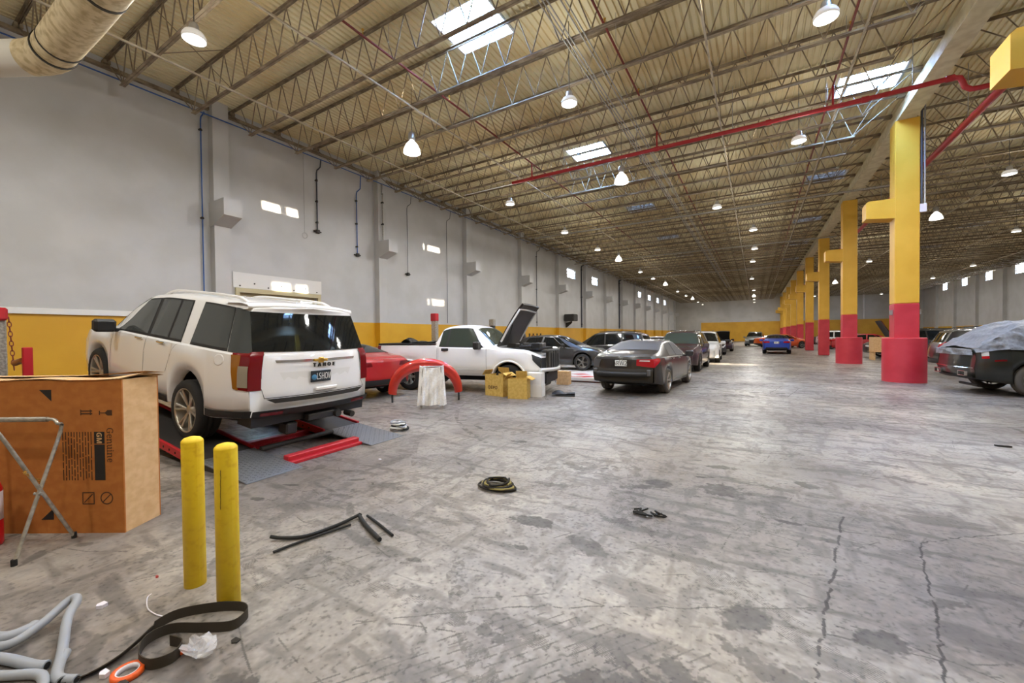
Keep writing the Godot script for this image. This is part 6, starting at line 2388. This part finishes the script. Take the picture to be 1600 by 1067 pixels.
	for i in 29:
		var u := i / 28.0
		var row := []
		for j in 41:
			var v := -1.0 + j / 20.0
			var y := 0.945 - 0.86 * u
			var spread := 0.26 + 0.06 * u
			var sag := 0.06 * (1.0 - v * v) * exp(-u * 4.0)
			var z := 0.03 + 0.13 * u + 0.03 * u * sin(v * 9.0 + 0.6) + 0.018 * sin(v * 21.0 + u * 3.0) * (0.3 + u) + 0.01 * sin(u * 13.0 + v * 5.0)
			row.append(Vector3(v * spread, y - sag + 0.012 * sin(v * 7.0) * u, z))
		rows.append(row)
	var back := []
	for i in 13:
		var u := i / 12.0
		var row := []
		for j in 41:
			var v := -1.0 + j / 20.0
			var f: Vector3 = rows[0][j]
			row.append(Vector3(f.x * (1.0 + 0.1 * u), f.y + 0.02 * sin(PI * minf(u * 2.0, 1.0)) - 0.6 * maxf(u - 0.15, 0.0), 0.03 - 0.06 * minf(u * 4.0, 1.0) - 0.16 * u + 0.02 * sin(v * 12.0) * u))
		back.append(row)
	grid(st, rows, 1)
	back.reverse()
	grid(st, back, 1)
	var cl := obj("white_cloth", st, M.white_cloth, self)
	cl.transform = cs.transform
	tag(cl, "wrinkled white cloth draped over the stand beneath the red bumper", "cloth")
	# cartons in front of the pickup wheel
	carton("open_carton", "open tan carton marked with black letters before the pickup wheel", V(-5.93, 0, 9.12), -0.12, Vector3(0.62, 0.56, 0.4), M.carton_yellow, true, "DEPO")
	carton("open_carton", "smaller open tan carton in front of the marked one", V(-5.2, 0, 8.95), 0.25, Vector3(0.5, 0.5, 0.36), M.carton_yellow, true, "")
	carton("white_carton", "upper of two white cartons stacked beside the tan ones", V(-4.98, 0.308, 9.42), 0.2, Vector3(0.42, 0.3, 0.34), M.white_metal, false, "")
	carton("white_carton", "lower of two white cartons stacked beside the tan ones", V(-4.98, 0, 9.42), 0.2, Vector3(0.44, 0.3, 0.36), M.white_metal, false, "")
	carton("brown_carton", "plain brown carton at the edge of the red and white platform", V(-5.35, 0, 12.1), 0.1, Vector3(0.4, 0.42, 0.3), M.cardboard_pale, false, "")
	carton("bench_carton", "wide tan carton on a low bench between the first two columns", V(6.35, 0.48, 30.4), 0.05, Vector3(1.5, 0.8, 0.8), M.cardboard_pale, false, "")
	var pal := thing("low_bench", "low wooden bench under the wide tan carton", "bench", V(6.35, 0, 30.4), 0.05)
	for k in 3:
		st = S()
		box(st, Vector3(-0.7 + 0.7 * k, 0.228, 0), Vector3(0.08, 0.455, 0.8))
		obj("runner", st, M.cardboard_pale, pal)
	for k in 6:
		st = S()
		box(st, Vector3(0, 0.468, -0.42 + 0.168 * k), Vector3(1.6, 0.024, 0.15))
		obj("board", st, M.cardboard_pale, pal)
	# black plastic pieces beside the cartons
	var bp := thing("splash_guard", "torn black plastic guard lying beside the white cartons", "car part", V(-4.35, 0, 9.8), 0.4)
	st = S()
	rows = []
	for i in 7:
		var row := []
		for j in 5:
			row.append(Vector3(-0.3 + i * 0.1, 0.02 + 0.09 * sin(i * 0.9) * sin(j * 0.8) + 0.05, -0.15 + j * 0.075))
		rows.append(row)
	grid(st, rows, 1)
	for i in 7:
		for j in 5:
			rows[i][j] = rows[i][j] - Vector3(0, 0.05 + 0.02, 0) if false else rows[i][j] - Vector3(0, 0.012, 0)
	grid(st, rows, 1, true)
	obj("shell", st, M.black_plastic, bp)
	st = S()
	cbox(st, Vector3(0.05, 0.02, 0.05), Vector3(0.5, 0.04, 0.2), 0.01)
	obj("bracket", st, M.black_plastic, bp)
	# cross-braced stand in front of the stripped sedan
	var xs := thing("bracing_stand", "thin metal stand with crossed bars beside the stripped sedan", "stand", V(-6.3, 0, 12.55), 0.1)
	for s in [-1, 1]:
		st = S()
		var arc_pts := []
		for k in 9:
			var a := PI * k / 8
			arc_pts.append(Vector3(0.45 * cos(a), 0.62 + 0.34 * sin(a), s * 0.14))
		tube(st, [Vector3(0.5, 0.0, s * 0.2)] + arc_pts + [Vector3(-0.5, 0.0, s * 0.2)], 0.014, 6)
		obj("hoop", st, M.galvanised, xs)
		st = S()
		cyl(st, Vector3(-s * 0.42, 0.15, s * 0.17), Vector3(s * 0.3, 0.9, s * 0.14), 0.012, 6)
		obj("cross_bar", st, M.galvanised, xs)
	# workshop clutter along the yellow wall
	var seats := [[-11.6, 20.4, "tan car seat leaning before the yellow wall behind the raised hood", M.brass_brown], [-11.9, 21.6, "grey car seat beside the tan one", M.dark_metal]]
	for q in seats:
		var s := thing("car_seat", q[2], "seat", V(q[0], 0.6, q[1]), 0.3, "removed car seats")
		st = S()
		cbox(st, Vector3(0, 0.3, 0), Vector3(0.55, 0.2, 0.55), 0.07)
		obj("cushion", st, q[3], s)
		st = S()
		cbox(st, Vector3(-0.2, 0.75, 0), Vector3(0.2, 0.8, 0.52), 0.07, Basis(Vector3.BACK, 0.25))
		obj("backrest", st, q[3], s)
		st = S()
		cbox(st, Vector3(-0.34, 1.25, 0), Vector3(0.12, 0.2, 0.28), 0.05)
		obj("headrest", st, q[3], s)
	var rk := thing("parts_rack", "low dark parts rack against the yellow wall under the removed seats", "rack", V(-11.8, 0, 21.0))
	for y in [0.3, 0.78]:
		st = S()
		cbox(st, Vector3(0, y, 0), Vector3(1.0, 0.04, 2.6), 0.008)
		obj("shelf", st, M.lift_dark, rk)
	for sx in [-1, 1]:
		for sz in [-1, 1]:
			st = S()
			box(st, Vector3(sx * 0.47, 0.4, sz * 1.27), Vector3(0.05, 0.8, 0.05))
			obj("post", st, M.lift_dark, rk)
	for k in 4:
		var st2 := S()
		cyl(st2, Vector3(0, 0, 0), Vector3(0, 1.5 + 0.1 * (k % 2), 0), 0.16, 12, 0.13)
		var g := thing("gas_cylinder", "%s brown gas cylinder from the left in the row along the yellow wall" % ordinal(k + 1), "gas cylinder", V(-13.2, 0, 24.2 + 0.55 * k), 0.0, "gas cylinders")
		obj("bottle", st2, M.brass_brown if k % 2 else M.grime_brown, g)
		st2 = S()
		cyl(st2, Vector3(0, 1.5, 0), Vector3(0, 1.72, 0), 0.05, 10)
		obj("valve_cap", st2, M.dark_metal, g)
	# things lying in the pickup bed
	var bd := thing("bed_load", "dark torn trim pieces lying in the bed of the white pickup", "car parts", V(-9.3, 1.38, 9.55), heading(77))
	for k in 6:
		st = S()
		var rr := []
		for i in 6:
			var row := []
			for j in 4:
				row.append(Vector3(-0.5 + 0.36 * k + i * 0.09, 0.03 + (0.16 if k == 0 else 0.05) * sin(i * 0.7) * (0.6 + 0.4 * sin(j + k)), -0.3 + j * 0.16))
			rr.append(row)
		grid(st, rr, 1)
		var r3 := []
		for row in rr:
			var q := []
			for v in row:
				q.append(Vector3(v.x, v.y - 0.03, v.z))
			r3.append(q)
		grid(st, r3, 1, true)
		obj("trim_piece", st, M.black_plastic if k % 2 else M.dark_metal, bd)

func carton(called: String, label: String, at: Vector3, turn: float, s: Vector3, m: Material, open: bool, words: String) -> void:
	var t := thing(called, label, "box", at, turn, "cartons on the workshop floor")
	var st := S()
	var w := 0.008
	for q in [-1, 1]:
		box(st, Vector3(0, s.y / 2, q * (s.z / 2 - w / 2)), Vector3(s.x, s.y, w))
		box(st, Vector3(q * (s.x / 2 - w / 2), s.y / 2, 0), Vector3(w, s.y, s.z - 2 * w))
	box(st, Vector3(0, w / 2, 0), Vector3(s.x - 2 * w, w, s.z - 2 * w))
	obj("carton_wall", st, m, t)
	if open:
		for q in [[Vector3(s.x / 2 + 0.06, s.y + 0.02, 0), Vector3(0.17, w, s.z), -0.5], [Vector3(-s.x / 2 - 0.05, s.y + 0.05, 0), Vector3(0.17, w, s.z), 0.9]]:
			st = S()
			box(st, q[0], q[1], Basis(Vector3.BACK, q[2]))
			obj("flap", st, m, t)
		st = S()
		box(st, Vector3(0.02, s.y + 0.08, -s.z / 2), Vector3(s.x * 0.6, 0.2, w), Basis(Vector3.RIGHT, 0.3))
		obj("flap", st, m, t)
	else:
		st = S()
		box(st, Vector3(0, s.y + w / 2, s.z / 4), Vector3(s.x, w, s.z / 2 - 0.002))
		obj("flap", st, m, t)
		st = S()
		box(st, Vector3(0, s.y + w / 2, -s.z / 4), Vector3(s.x, w, s.z / 2 - 0.002))
		obj("flap", st, m, t)
	if words != "":
		text(t, "lettering", words, 0.09, M.print_brown, Transform3D(Basis.IDENTITY, Vector3(-0.04, s.y * 0.4, s.z / 2 + 0.001)), 0.002, "Droid Sans", true)

func _ready() -> void:
	set_view()
	make_materials()
	make_shell()
	make_columns()
	make_joists()
	make_lamps()
	make_vehicles()
	make_lifts()
	make_foreground()
	make_services()
	make_small()
